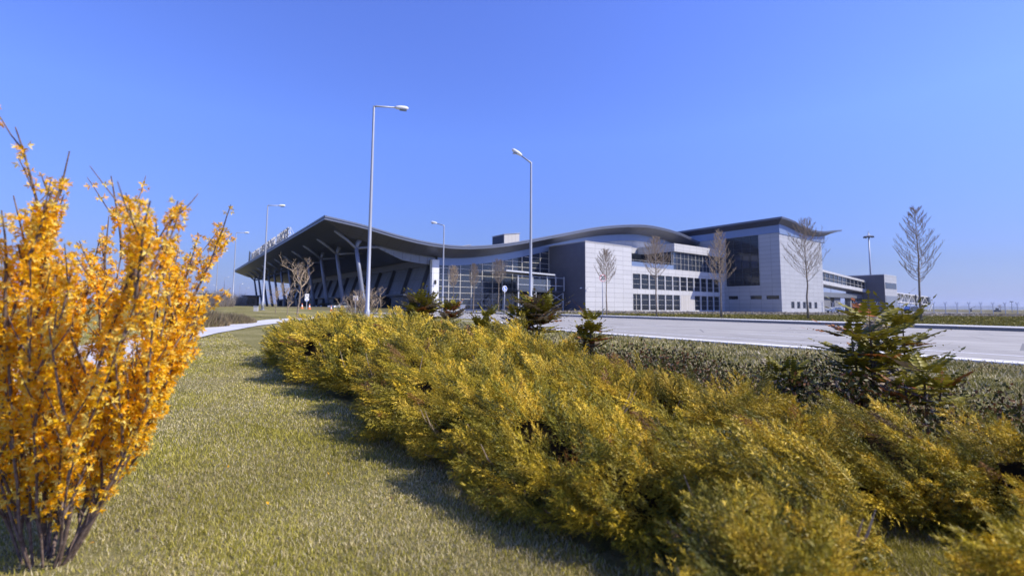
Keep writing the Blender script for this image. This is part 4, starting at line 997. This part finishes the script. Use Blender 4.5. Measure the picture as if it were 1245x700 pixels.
# ------------------------------------------------------------------ perimeter fence
O = thing('perimeter_fence', 'wire perimeter fence with Y-topped posts beyond the weeds', 'fence')
fa = np.array(atdepth(1000, 381, 99)[:2]); fb = np.array(atdepth(1330, 384, 90)[:2]); nfp = 24
b0 = MB(); b0.tube([(0, 0, 0), (0, 0, 2.15)], .065, 6); b0.tube([(0, 0, 2.1), (.27, 0, 2.65)], .045, 5); b0.tube([(0, 0, 2.1), (-.27, 0, 2.65)], .045, 5)
pm = b0.build('post', M['steel_light'], O)
dirf = (fb - fa) / np.linalg.norm(fb - fa); angf = math.atan2(dirf[1], dirf[0])
for k in range(nfp):
    p_ = fa + (fb - fa) * k / (nfp - 1); o = pm if k == 0 else pm.copy()
    if k: link(o, O)
    o.location = (p_[0], p_[1], 0); o.rotation_euler = (0, 0, angf + rad(70) * 0 + .0)
b = MB()
for z in (.1, .6, 1.1, 1.6, 2.0): b.tube([(fa[0], fa[1], z), (fb[0], fb[1], z)], .009, 4)
nv = np.array([-dirf[1], dirf[0]])
for s_ in (-1, 1):
    for f_ in (.5, 1): b.tube([(*(fa + dirf * (.22 * f_ * s_)), 2 + .5 * f_), (*(fb + dirf * (.22 * f_ * s_)), 2 + .5 * f_)], .008, 4)
Lf = np.linalg.norm(fb - fa); nd = int(Lf / .22)
for k in range(nd):
    p_ = fa + (fb - fa) * k / nd; b.bar((p_[0], p_[1], .05), (p_[0] , p_[1], 2.0), .006)
b.build('wire_mesh', M['metal'], O)
# small things beyond the fence
q = atdepth(1181, 383, 210); O = thing('airfield_mast', 'slanted dark barrier arm beyond the fence', 'barrier', (q[0], q[1], 0)); O.name = 'barrier'
b = MB(); b.bar((-1.0, 0, 1.0), (2.2, 0, 2.6), .12); b.box(-.2, .2, -.2, .2, 0, 1.5); b.build('arm', M['steel_dark'], O)
q = atdepth(1213, 383, 230); O = thing('airfield_cabinet', 'low dark equipment cabinets beyond the fence', 'cabinet', (q[0], q[1], 0))
b = MB(); b.box(-1.3, 1.3, -.6, .6, 0, .9); b.build('base', M['steel_dark'], O); b = MB(); b.box(-.5, .4, -.4, .4, .902, 1.9); b.build('body', M['steel_dark'], O)
q = atdepth(1217.5, 383, 260); tree('bare_tree', 55, (q[0], q[1], 0), 5.5, 0, 0, 'tiny far bare tree beyond the fence', 'crooked')
q = atdepth(1231, 383, 170); O = thing('airfield_lamp', 'short lamp post beyond the fence', 'lamp', (q[0], q[1], 0)); b = MB(); b.tube([(0, 0, 0), (0, 0, 4)], .09, 6); b.build('pole', M['metal'], O); b = MB(); b.box(-.5, .5, -.2, .2, 4, 4.25); b.build('lamp_head', M['steel_dark'], O)

# ------------------------------------------------------------------ vegetation close by
def pal(cols, n, jit=.25):
    c = np.array(cols, float)[rng.integers(0, len(cols), n)]; return c * (1 - jit + 2 * jit * rng.random((n, 1)))
def rot_to(d, roll):
    """rotation matrices (n,3,3) taking +Z to d with a roll about it"""
    d = d / np.linalg.norm(d, axis=1)[:, None]; h = np.where(np.abs(d[:, 2:3]) > .95, np.array([[1., 0, 0]]), np.array([[0, 0, 1.]]))
    x = np.cross(h, d); x /= np.linalg.norm(x, axis=1)[:, None]; y = np.cross(d, x)
    c, s_ = np.cos(roll)[:, None], np.sin(roll)[:, None]; X = x * c + y * s_; Y = -x * s_ + y * c
    return np.stack([X, Y, d], 2)
def up_frames(D, jit):
    """frames whose Z follows D and whose -Y faces roughly upwards"""
    d = D / np.linalg.norm(D, axis=1)[:, None]; up = np.array([[0, 0, -1.]]) + rng.normal(size=d.shape) * jit
    x = np.cross(up, d); x /= np.linalg.norm(x, axis=1)[:, None] + 1e-9; y = np.cross(d, x); return np.stack([x, y, d], 2)
def scatter(V, T, Cv, P, Rm, sc, colmul):
    """instances of one small mesh (V,T, per-vertex colour factor Cv) baked into one"""
    n, m = len(P), len(V)
    W = np.einsum('nij,mj->nmi', Rm, V) * sc[:, None, None] + P[:, None, :]
    TT = (T[None] + (np.arange(n) * m)[:, None, None]).reshape(-1, 3)
    CC = (colmul[:, None, :] * Cv[None]).reshape(-1, 3)
    return W.reshape(-1, 3), TT, CC
def merge(parts):
    V = []; T = []; C = []; o = 0
    for v, t, c in parts: V.append(v); T.append(t + o); C.append(c); o += len(v)
    return np.concatenate(V), np.concatenate(T), np.concatenate(C)

# --- grass blades
def patch(x, y): return .5 + .25 * np.sin(x * 1.3 + 2 * np.sin(y * .7)) * np.cos(y * 1.1 + 1.5 * np.sin(x * .5)) + .25 * np.sin(x * 4.1 + y * 2.3 + 2 * np.sin(y * 3.1)) * .8
def blades(name, N, y0, y1, keep, hgt, wid, cols_g, cols_s, label, dz=0.):
    Y = y0 * (y1 / y0) ** rng.random(N); X = (rng.random(N) * 2 - 1) * (1.28 * Y + .6)
    p = X * Bv[0] + Y * Bv[1]; q = X * Av[0] + Y * Av[1]; k = keep(p, q, X, Y); X, Y = X[k], Y[k]; n = len(X)
    lod = np.maximum(1, Y / 2.6); h = hgt * (.5 + .9 * rng.random(n)) * (1 + .05 * (lod - 1)); w_ = wid * (.6 + .8 * rng.random(n)) * lod
    pt = patch(X, Y); h *= .7 + .6 * pt
    a = rng.random(n) * 6.283; b_ = rng.random(n) * 6.283; ln = h * (.25 + 1.0 * rng.random(n) ** 1.5); z = tz(X, Y) - .008 + dz
    u = np.stack([np.cos(a), np.sin(a), 0 * a], 1); dd = np.stack([np.cos(b_), np.sin(b_), 0 * a], 1); P = np.stack([X, Y, z], 1); up = np.array([0, 0, 1.])
    m_ = P + dd * (ln * .35)[:, None] + up * (h * .6)[:, None]; t_ = P + dd * ln[:, None] + up * h[:, None] * .95
    V = np.stack([P - u * w_[:, None], P + u * w_[:, None], m_ + u * (w_ * .7)[:, None], m_ - u * (w_ * .7)[:, None], t_], 1).reshape(-1, 3)
    i = np.arange(n)[:, None] * 5; T_ = np.concatenate([i + np.array([[0, 1, 2]]), i + np.array([[0, 2, 3]]), i + np.array([[3, 2, 4]])], 0)
    straw = rng.random(n) < (.08 + .72 * (1 - pt)); c = np.where(straw[:, None], pal(cols_s, n), pal(cols_g, n)) * (.78 + .44 * (.5 + .5 * np.sin(X * .9 + 1.3 * np.sin(Y * 1.1 + .5)) * np.cos(Y * 1.7 + np.sin(X * 2.3))))[:, None]
    o = np_mesh(name, V, T_, M['grass'], np.repeat(c, 5, axis=0)); tag(o, label, 'grass', kind='stuff'); return o
PLd = np.array(PATH)
def off_path(X, Y):
    cx = np.interp(Y, PLd[:, 1], PLd[:, 0]); return np.abs(X - cx) > 1.25
GR = [(.34, .31, .04), (.42, .37, .06), (.25, .235, .03), (.47, .41, .08)]
ST = [(.56, .48, .27), (.48, .40, .19), (.62, .55, .36), (.38, .31, .14)]
blades('grass', 820000, 1.7, 24, lambda p, q, X, Y: ((p < 1.62) | ((p < 3.6) & (q < 1.4))) & off_path(X, Y) & (rng.random(len(X)) < np.clip(.18 + .75 * (((X + 1.95) / .46) ** 2 + ((Y - 2.1) / .34) ** 2), 0, 1)), .022, .0015, GR, ST, 'short olive and straw lawn grass in front of the juniper hedge')
blades('grass', 210000, 4.5, 30, lambda p, q, X, Y: (p > 5.6) & (p < 14.33) & (q < 24), .06, .0028, [(.20, .185, .04), (.26, .235, .06), (.16, .15, .035)], ST, 'dull grass strip between the planting bed and the road')
blades('grass', 160000, 22, 70, lambda p, q, X, Y: (p > 38.9) & (Y < 66 - .02 * X), .045, .004, [(.17, .15, .02), (.22, .19, .028), (.12, .11, .014)], [(.26, .22, .05), (.2, .17, .04)], 'brighter grass on the verge beyond the far kerb', dz=.185)
blades('weeds', 14000, 55, 98, lambda p, q, X, Y: (p > 40) & (Y > 60) & (X > -6), .06, .005, [(.26, .22, .15), (.33, .29, .22), (.19, .165, .11)], [(.40, .36, .29), (.33, .28, .2)], 'grey brown dead weeds in front of the terminal wall', dz=.19)

# --- juniper plume prototypes
def plume(seed, ntw, nnd, fat):
    r = np.random.default_rng(seed); V = []; T = []; C = []
    ax = lambda t: np.array([.06 * math.sin(3 * t), -.16 * t * t, t])
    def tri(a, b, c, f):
        k = len(V); V.extend([a, b, c]); T.append((k, k + 1, k + 2)); C.extend([f * .66, f * .66, f * 1.5])  # golden tips, contrast raised to paint sunlit ends and a dark interior
    for i in range(ntw):
        t = .06 + .94 * (i + r.random()) / ntw; o = ax(t); ang = i * 2.4 + r.uniform(-.3, .3)
        sp = r.uniform(.5, .85); L_ = (.42 * (1.05 - t) ** .7 + .07) * r.uniform(.7, 1.15)
        d = np.array([math.cos(ang) * sp * 1.25, math.sin(ang) * sp * .5, .75]); d /= np.linalg.norm(d)
        if i >= ntw - 2: d = np.array([.3, 0, 1.]); L_ = .16
        s1 = np.cross(d, [0, 0, 1.01]); s1 /= np.linalg.norm(s1) + 1e-9; s2 = np.cross(d, s1)
        tint_ = r.uniform(.8, 1.2)
        tri(o - s1 * .006 * fat, o + s1 * .006 * fat, o + d * L_, tint_ * .9)
        for k in range(nnd):
            u = (.15 + .85 * (k + r.random()) / nnd) * L_; a2 = k * 2.1 + r.uniform(0, 1); n_ = s1 * math.cos(a2) + s2 * math.sin(a2)
            nd = d * .85 + n_ * r.uniform(.5, .9); nd /= np.linalg.norm(nd); l2 = r.uniform(.045, .08) * (1 if fat < 1.5 else 1.6); wv = np.cross(nd, r.normal(size=3)); wv /= np.linalg.norm(wv) + 1e-9
            b0 = o + d * u; tri(b0 - wv * .0095 * fat, b0 + wv * .0095 * fat, b0 + nd * l2, tint_ * r.uniform(.85, 1.15))
    return np.array(V), np.array(T), np.repeat(np.array(C)[:, None], 3, 1) * np.array([[1., 1., 1.]])
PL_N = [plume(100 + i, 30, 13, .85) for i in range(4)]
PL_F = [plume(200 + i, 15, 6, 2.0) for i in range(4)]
JCOL = [(.56, .40, .024), (.72, .51, .036), (.35, .275, .018), (.82, .58, .06), (.15, .14, .012), (.46, .35, .02)]
def juniper(name, mounds, label, cat, dens, group=None):
    o = thing(name, label, cat, (*PQ(mounds[0][0], mounds[0][1]), 0), 0, group); ox = np.array([*PQ(mounds[0][0], mounds[0][1]), 0])
    mm = np.array(mounds); parts = []; Pn = []; Nn = []; Hn = []
    for p, q, rp, rq, h in mounds:
        zc = .34 * h; hz = h - zc; area = 2 * math.pi * ((rp + rq) / 2) * (hz + .6 * zc + rp * .5); ymean = p * Bv[1] + q * Av[1]
        n = int(area * dens(ymean)); d = rng.normal(size=(n * 2, 3)); d /= np.linalg.norm(d, axis=1)[:, None]; d = d[d[:, 2] > -.72][:n]
        jit = .86 + .2 * rng.random(len(d)); L = np.stack([d[:, 0] * rp * jit, d[:, 1] * rq * jit, np.where(d[:, 2] > 0, zc + d[:, 2] * hz * jit, zc + d[:, 2] * zc * 1.2)], 1)
        pp, qq = p + L[:, 0], q + L[:, 1]
        ins = np.zeros(len(d), bool)
        for p2, q2, rp2, rq2, h2 in mounds:
            if (p2, q2) == (p, q): continue
            zc2 = .34 * h2; e = ((pp - p2) / rp2) ** 2 + ((qq - q2) / rq2) ** 2 + ((L[:, 2] - zc2) / np.where(L[:, 2] > zc2, h2 - zc2, 10)) ** 2; ins |= e < .62
        nrm = np.stack([d[:, 0] / rp, d[:, 1] / rq, d[:, 2] / hz], 1); nrm /= np.linalg.norm(nrm, axis=1)[:, None]
        k = (~ins) & (L[:, 2] > .06)
        W = pp[k, None] * np.append(Bv, 0) + qq[k, None] * np.append(Av, 0); W[:, 2] = L[k, 2] + tz(W[:, 0], W[:, 1])
        N3 = nrm[k, 0:1] * np.append(Bv, 0) + nrm[k, 1:2] * np.append(Av, 0) + nrm[k, 2:3] * np.array([0, 0, 1.]); Pn.append(W); Nn.append(N3); Hn.append(np.full(k.sum(), h))
    P = np.concatenate(Pn); N = np.concatenate(Nn)
    # shaggy relief: bunches of sprays stand out with hollows between
    x_, y_, z_ = P[:, 0], P[:, 1], P[:, 2]
    rel = np.sin(8.3 * x_ + 1.9 * np.sin(5.3 * y_) + 3 * z_) * np.cos(7.1 * y_ + 1.6 * np.sin(6.1 * x_) - 4 * z_)
    kk = (rel > -.35) | (rng.random(len(P)) < .42)
    P, N, rel = P[kk] + N[kk] * (.125 * rel[kk, None] - .02), N[kk], rel[kk]
    # plumes rise and lean one way, as windswept sprays do
    D = N * np.array([.6, .6, .34]) + np.array([-.50, .26, .12]) + rng.normal(size=N.shape) * .2
    # clumping: groups of plumes share a heading
    cl = np.stack([np.sin(P[:, 0] * 5.1 + P[:, 1] * 2.2), np.cos(P[:, 1] * 4.7 - P[:, 0] * 2.9), .3 * np.sin(P[:, 0] * 3 + 1)], 1); D += cl * .45
    dist = np.hypot(P[:, 0], P[:, 1]); near = dist < 5.2
    tone = .5 + .5 * np.sin(P[:, 0] * 2.7 + 1.3 * np.sin(P[:, 1] * 2.1)) * np.cos(P[:, 1] * 1.9)
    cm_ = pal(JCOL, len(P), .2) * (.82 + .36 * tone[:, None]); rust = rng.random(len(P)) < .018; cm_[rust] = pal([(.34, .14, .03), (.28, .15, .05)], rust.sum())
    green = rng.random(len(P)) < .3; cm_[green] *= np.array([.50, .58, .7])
    P0 = P - ox; size = (.17 + .17 * rng.random(len(P)) ** 1.5)
    P0 = P0 - (D / np.linalg.norm(D, axis=1)[:, None]) * size[:, None] * .45
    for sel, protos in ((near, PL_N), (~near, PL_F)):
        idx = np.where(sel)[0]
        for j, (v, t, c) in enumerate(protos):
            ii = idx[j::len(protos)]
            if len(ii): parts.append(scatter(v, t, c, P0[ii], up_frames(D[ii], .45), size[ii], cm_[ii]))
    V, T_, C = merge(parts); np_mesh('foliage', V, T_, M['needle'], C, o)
    # dark blocker inside, its colour standing in for shade, and bare twigs
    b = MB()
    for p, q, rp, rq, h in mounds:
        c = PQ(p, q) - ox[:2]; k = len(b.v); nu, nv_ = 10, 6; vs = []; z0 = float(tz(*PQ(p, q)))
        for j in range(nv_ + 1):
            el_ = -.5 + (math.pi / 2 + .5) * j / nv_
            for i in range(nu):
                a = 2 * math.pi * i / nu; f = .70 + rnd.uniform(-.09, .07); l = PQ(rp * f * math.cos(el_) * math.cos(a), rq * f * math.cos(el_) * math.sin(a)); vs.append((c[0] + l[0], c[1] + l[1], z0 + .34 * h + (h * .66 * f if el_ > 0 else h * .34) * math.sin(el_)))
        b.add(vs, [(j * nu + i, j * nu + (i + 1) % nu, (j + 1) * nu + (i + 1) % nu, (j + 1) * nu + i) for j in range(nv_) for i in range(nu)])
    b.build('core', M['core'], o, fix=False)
    b = MB()
    for _ in range(int(len(mounds) * 26)):
        p, q, rp, rq, h = rnd.choice(mounds); a = rnd.uniform(0, 6.28); c = PQ(p, q) - ox[:2]
        s_ = PQ(rp * .5 * math.cos(a), rq * .5 * math.sin(a)); e = PQ(rp * rnd.uniform(.9, 1.12) * math.cos(a + .3), rq * rnd.uniform(.9, 1.12) * math.sin(a + .3)); z1 = rnd.uniform(.15, .95) * h
        b.tube([(c[0] + s_[0], c[1] + s_[1], .1 * h), (c[0] + e[0] * .8 + s_[0] * .2, c[1] + e[1] * .8 + s_[1] * .2, z1 * .75), (c[0] + e[0], c[1] + e[1], z1)], [.008, .006, .002], 4, cap=False)
    b.build('dead_twigs', M['twig'], o, fix=False)['kind'] = 'stuff'
    return o
mounds = []
q = 1.5
top = lambda q: float(np.interp(q, [0, .5, 2, 3.3, 5, 7, 9, 11], [.46, .50, .62, .73, .90, 1.0, 1.0, .93])) - .10
while q < 10.9:
    hb = top(q)
    mounds.append((1.96 + rnd.uniform(-.1, .12), q + rnd.uniform(-.2, .2), rnd.uniform(.42, .58), rnd.uniform(.42, .62), hb * rnd.uniform(.74, .98)))
    mounds.append((2.55 + rnd.uniform(-.12, .12), q + .35 + rnd.uniform(-.2, .2), rnd.uniform(.42, .6), rnd.uniform(.42, .62), hb * rnd.uniform(.8, 1.06)))
    if q > 2.2: mounds.append((3.12 + rnd.uniform(-.12, .12), q + rnd.uniform(-.2, .2), rnd.uniform(.42, .58), rnd.uniform(.42, .62), hb * rnd.uniform(.84, 1.08)))
    if q > 1.8: mounds.append((3.62 + rnd.uniform(-.12, .12), q + rnd.uniform(-.2, .2), rnd.uniform(.42, .58), rnd.uniform(.42, .62), hb * rnd.uniform(.84, 1.08)))
    q += .82
dn = lambda y: 300 if y < 2.6 else (240 if y < 5 else 140)
juniper('juniper_hedge', mounds, 'long golden green juniper hedge running from the foreground towards the terminal', 'hedge', dn)
juniper('juniper_shrub', [(2.02, .92, .38, .34, .45), (2.28, 1.1, .34, .3, .45)], 'dense golden juniper clump beside the dark hollow at the near end of the hedge', 'shrub', dn)
juniper('juniper_shrub', [(2.2, .06, .34, .3, .36), (2.5, -.12, .34, .3, .38)], 'low golden juniper clump in the bottom corner nearest the viewer', 'shrub', dn)
juniper('juniper_shrub', [(3.5, .95, .5, .4, .46), (3.7, .3, .45, .5, .42), (3.05, 1.5, .5, .4, .50)], 'juniper behind the dark hollow, next to the dark low ground cover', 'shrub', dn)
juniper('juniper_shrub', [(1.5, .74, .26, .24, .40)], 'small blurred juniper sprig at the very bottom of the bed', 'shrub', dn)

# --- leaves: ground cover and mahonia
LEAFV = np.array([[0, 0, 0], [.5, .12, .38], [0, 0, .5], [-.5, .12, .38], [0, -.1, 1.]]) * np.array([.55, 1, 1]); LEAFT = np.array([[0, 1, 2], [0, 2, 3], [1, 4, 2], [2, 4, 3]]); ONE = np.ones((5, 3))
def gc_field(name, n, pr, qr, label, hb, cols):
    p = pr[0] + (pr[1] - pr[0]) * rng.random(n); q = qr[0] + (qr[1] - qr[0]) * rng.random(n)
    lump = .55 + .45 * np.sin(p * 3.1 + 1.7 * np.sin(q * 1.3)) * np.sin(q * 2.7 + p); edge = np.minimum(1, np.minimum((pr[1] - p), (q - qr[0])) / .6)
    hh = hb * (.45 + .75 * lump) * np.clip(edge, .1, 1); W = p[:, None] * np.append(Bv, 0) + q[:, None] * np.append(Av, 0)
    u = rng.random(n) ** .45; W[:, 2] = hh * u + tz(W[:, 0], W[:, 1]) + .01
    D = rng.normal(size=(n, 3)) * .8 + np.array([0, 0, .7]); sz = .022 + .03 * rng.random(n); sz *= np.maximum(1, np.hypot(W[:, 0], W[:, 1]) / 6)
    V, T_, C = scatter(LEAFV, LEAFT, ONE, W, rot_to(D, rng.random(n) * 6.283), sz, pal(cols, n, .3))
    o = np_mesh(name, V, T_, M['gloss_leaf'], C); tag(o, label, 'ground cover', kind='stuff'); return o
GC = [(.045, .055, .012), (.065, .07, .016), (.03, .036, .01), (.09, .085, .02), (.06, .06, .015), (.15, .065, .025), (.22, .17, .11), (.10, .05, .02)]
gc_field('ground_cover', 60000, (3.7, 6.3), (-2.2, 15), 'dark glossy low ground cover between the juniper and the road grass', .56, GC)

def frond(seed, npair):
    r = np.random.default_rng(seed); parts = []; ax = lambda t: np.array([0, .20 * t * t - .12 * t, t])
    V = []; T_ = []; C = []
    for i in range(npair):
        t = .22 + .74 * i / (npair - 1)
        for s_ in (-1, 1):
            o = ax(t); L_ = .24 * math.sin(min(1, .35 + t * .8) * math.pi) ** .5 * r.uniform(.85, 1.1) + .03
            d = np.array([s_ * .88, .12 + r.uniform(-.1, .1), .42]); d /= np.linalg.norm(d); up = np.array([0, -1., .05]); w_ = np.cross(d, up); w_ /= np.linalg.norm(w_)
            k = len(V); wd_ = L_ * .30
            # spiny leaflet: six-point blade with a fold
            V += [o, o + d * L_ * .3 + w_ * wd_, o + d * L_ * .7 + w_ * wd_ * .8, o + d * L_, o + d * L_ * .7 - w_ * wd_ * .8, o + d * L_ * .3 - w_ * wd_, o + d * L_ * .5 + np.array([0, .03, 0])]
            T_ += [(k + a, k + (a + 1) % 6, k + 6) for a in range(6)]; C += [r.uniform(.8, 1.2)] * 7
    k = len(V)
    o = ax(1.0); V += [o, o + [.05, 0, .06], o + [0, 0, .16], o + [-.05, 0, .06]]; T_ += [(k, k + 1, k + 2), (k, k + 2, k + 3)]; C += [1.] * 4
    for i in range(5):
        a, b_ = ax(i / 5), ax((i + 1) / 5); k = len(V); V += [a + [-.006, 0, 0], a + [.006, 0, 0], b_ + [.005, 0, 0], b_ + [-.005, 0, 0]]; T_ += [(k, k + 1, k + 2), (k, k + 2, k + 3)]; C += [.6] * 4
    return np.array(V), np.array(T_), np.repeat(np.array(C)[:, None], 3, 1)
FR = [frond(300 + i, 7) for i in range(4)]
MG = [(.19, .175, .02), (.25, .215, .025), (.11, .11, .016), (.28, .23, .035)]; MR = [(.26, .085, .02), (.30, .13, .035), (.20, .10, .035)]; MD = [(.26, .22, .16), (.2, .16, .11)]
def mahonia(px, Y, hgt, spread, nst, red, dry, label, seed, tiers=3):
    r = np.random.default_rng(seed); c = atdepth(px, 400, Y); z0 = float(tz(c[0], c[1])); o = thing('mahonia_shrub', label, 'shrub', (c[0], c[1], z0), 0, 'mahonia shrubs in the planting bed')
    b = MB(); P = []; D = []; SZ = []; CL = []
    for s_ in range(nst):
        a = r.uniform(0, 6.283); off = 0 if s_ == 0 else r.uniform(.12, .45) * spread; top = hgt * (1 if s_ == 0 else r.uniform(.68, .95)); bx, by = math.cos(a) * off * .4, math.sin(a) * off * .4; tx, ty = math.cos(a) * off, math.sin(a) * off
        pts = [Vector((bx + (tx - bx) * t, by + (ty - by) * t, top * t)) for t in (0, .3, .6, .85, 1)]; b.tube(pts, [.014, .012, .010, .008, .005], 5, cap=False)
        for k in range(tiers):
            f = 1 - .17 * k; p = np.array([bx + (tx - bx) * f, by + (ty - by) * f, top * f]); nf = 6 if k == 0 else 7
            for j in range(nf):
                a2 = 6.283 * j / nf + r.uniform(-.3, .3) + k; el_ = r.uniform(.15, .6) if k else r.uniform(.3, 1.0)
                P.append(p); D.append([math.cos(a2) * math.cos(el_), math.sin(a2) * math.cos(el_), math.sin(el_)]); SZ.append(spread * r.uniform(.72, 1.05) * (.95 if k == 0 else 1)); w_ = r.random()
                CL.append((MR if w_ < red else MD if w_ < red + dry else MG)[r.integers(0, 2)])
    P, D, SZ, CL = np.array(P), np.array(D, float), np.array(SZ), np.array(CL) * (.8 + .4 * r.random((len(P), 1))); parts = []
    # keep leaf face up: build frames with local -Y as up
    d = D / np.linalg.norm(D, axis=1)[:, None]; x = np.cross(np.array([[0, 0, -1.]]), d); x /= np.linalg.norm(x, axis=1)[:, None] + 1e-9; y = np.cross(d, x); Rm = np.stack([x, y, d], 2)
    flip = np.where((Rm[:, 2, 1] > 0), -1., 1.); Rm[:, :, 1] *= flip[:, None]; Rm[:, :, 0] *= flip[:, None]
    for j, (v, t, cc) in enumerate(FR):
        ii = np.arange(j, len(P), 4)
        if len(ii): parts.append(scatter(v, t, cc, P[ii], Rm[ii], SZ[ii], CL[ii]))
    V, T_, C = merge(parts); b.build('stem', M['mahonia_bark'], o, fix=False); np_mesh('leaves', V, T_, M['gloss_leaf'], C, o)
mahonia(1058, 4.0, 1.04, .44, 3, .08, .06, 'tallest dark green mahonia with layered fern-like leaves against the road', 1, 5)
mahonia(1098, 4.3, .96, .44, 2, .04, .04, 'mahonia with a long outstretched olive leaf, joined to the tallest one', 2, 4)
mahonia(648, 8.6, 1.12, .66, 7, .12, .3, 'bronze and olive mahonia at the foot of the lamp before the steel platform', 3, 2)
mahonia(718, 7.4, .90, .42, 3, .25, .1, 'small reddish mahonia alone before the road edge under the white block', 4)
mahonia(510, 12.0, 1.22, .7, 8, .05, .4, 'shaggy brownish mahonia left of the white pylon', 5, 2)
mahonia(551, 11.0, 1.08, .5, 4, .15, .3, 'rusty mahonia right of the white pylon', 6, 2)
mahonia(593, 7.2, .96, .4, 4, .05, .1, 'little green mahonia rosette at the road beneath the blue arrow sign', 7, 2)
mahonia(958, 4.4, .54, .34, 4, .05, .05, 'low green mahonia rosette rising from the junipers left of the tallest mahonia', 8, 2)
mahonia(1120, 3.4, .66, .34, 3, .25, .15, 'low mahonia with brown-edged leaves below the outstretched leaf', 9, 2)

# --- forsythia
def forsythia(base, seed, nst, hgt, label, lean, spread, az0=0, azr=3.14):
    r = random.Random(seed); o = thing('forsythia_bush', label, 'bush', base); b = MB(); shoots = []
    def curve(p, d, L_, n, wob, lift):
        P = [p.copy()]; dd = d.normalized()
        for i in range(n):
            dd = (dd + Vector((r.uniform(-wob, wob), r.uniform(-wob, wob), lift))).normalized(); p = p + dd * (L_ / n); P.append(p)
        return P, dd
    for s_ in range(nst):
        a = az0 + azr * (2 * (s_ + r.random()) / nst - 1); tl = r.uniform(.12, spread); low = s_ % 4 == 3; tl = r.uniform(.5, .72) if low else tl; d = Vector((math.cos(a) * tl + lean[0], math.sin(a) * tl * .8 + lean[1], 1)); L_ = hgt * (r.uniform(.42, .6) if low else r.uniform(.58, .78))
        st = Vector((math.cos(a) * r.uniform(.02, .12), math.sin(a) * r.uniform(.02, .1), -.03))
        P, dd = curve(st, d, L_, 8, .10, .05); r0 = r.uniform(.0045, .009)
        b.tube(P, [r0 * (1 - .06 * i) for i in range(9)], 6, cap=False); shoots.append((P, .35, L_))
        for k in range(r.randint(8, 11)):
            i = r.randint(1, 8); q_ = P[i]; a2 = r.uniform(0, 6.28); d2 = (dd * .5 + Vector((math.cos(a2) * .55 + lean[0] * .4, math.sin(a2) * .6, r.uniform(.7, 1.5)))).normalized(); l2 = r.uniform(.28, .62) * hgt / 2
            P2, d3 = curve(q_, d2, l2, 5, .1, .13); b.tube(P2, [.0065, .006, .005, .0045, .0035, .0025], 5, cap=False); shoots.append((P2, .04, l2))
            for m in range(r.randint(1, 3)):
                i2 = r.randint(1, 4); a4 = r.uniform(0, 6.28); P3, _ = curve(P2[i2], (d3 * .6 + Vector((math.cos(a4) * .7, math.sin(a4) * .7, .45))).normalized(), r.uniform(.1, .3) * hgt / 2, 3, .1, .1); b.tube(P3, [.004, .0035, .003, .002], 4, cap=False); shoots.append((P3, .0, .2))
    b.build('branches', M['shrub_bark'], o, smooth=True, fix=False)
    FP = []; FD = []
    for P, f0, L_ in shoots:
        n = len(P) - 1; seg = L_ / n; s0 = r.uniform(0, .02)
        t = f0 * L_
        while t < L_:
            i = min(n - 1, int(t / seg)); q_ = P[i].lerp(P[i + 1], t / seg - i)
            tip = t / L_; dens = 1.0 if q_.z < .80 * hgt else .62
            if q_.z > .12 + r.uniform(0, .25) and r.random() < dens * (.92 if q_.z > .5 else .7):
                ax_ = (P[i + 1] - P[i]).normalized()
                for m in range(r.randint(3, 6) if dens == 1 else r.randint(3, 4)):
                    v = Vector((r.gauss(0, 1), r.gauss(0, 1), r.gauss(0, 1))); v = (v - ax_ * v.dot(ax_) * .7).normalized(); FP.append(q_ + v * r.uniform(.005, .022)); FD.append((v + Vector((0, 0, -.1))).normalized())
            t += r.uniform(.021, .047) * (1 if dens == 1 else 1.35)
    FP = np.array([tuple(v) for v in FP]); FD = np.array([tuple(v) for v in FD]); n = len(FP)
    V = []; T_ = []; C = []
    for k in range(4):
        a = k * math.pi / 2; u = np.array([math.cos(a), math.sin(a), 0]); w_ = np.array([-math.sin(a), math.cos(a), 0]); kk = len(V)
        V += [np.array([0, 0, 0.]), u * .32 + w_ * .20 + np.array([0, 0, .42]), u * .80 + np.array([0, 0, .62]) + w_ * .08, u * .32 - w_ * .20 + np.array([0, 0, .42]), u * .45 + np.array([0, 0, .38])]
        T_ += [(kk, kk + 1, kk + 4), (kk + 1, kk + 2, kk + 4), (kk + 2, kk + 3, kk + 4), (kk + 3, kk, kk + 4)]; C += [1, 1, 1, 1, 1]
    V = np.array(V); T_ = np.array(T_); C = np.repeat(np.array(C, float)[:, None], 3, 1)
    W, TT, CC = scatter(V, T_, C, FP, rot_to(FD, rng.random(n) * 6.283), .0165 + .010 * rng.random(n), pal([(1.0, .56, .008), (1.0, .62, .014), (.95, .47, .006), (1.0, .78, .16)], n, .1))
    bl = np_mesh('blossoms', W, TT, M['petal'], CC, o); bl['kind'] = 'stuff'
    return n
nf1 = forsythia((-2.06, 2.15, 0), 5, 17, 1.92, 'big forsythia bush covered in orange yellow blossom at the edge of the lawn', (.13, .0), .60)
nf2 = forsythia((-2.60, 2.2, 0), 9, 10, 1.12, 'second forsythia bush, partly cut off by the left edge of the view', (.0, 0), .45)
print('flowers', nf1, nf2)
# fallen leaves and flowers near the bush
n = 30; X = -2.1 + rng.normal(size=n) * .7; Y = 2.4 + rng.normal(size=n) * .5; P = np.stack([X, Y, np.full(n, .035)], 1)
v, t, c = scatter(LEAFV, LEAFT, ONE, P, rot_to(rng.normal(size=(n, 3)) + [0, 0, .2], rng.random(n) * 6), .02 + .015 * rng.random(n), pal([(.85, .4, .01), (.4, .3, .18), (.3, .2, .1)], n))
tag(np_mesh('fallen_petals', v, t, M['leaf'], c), 'fallen petals and dead leaves on the grass under the forsythia', 'litter', kind='stuff')
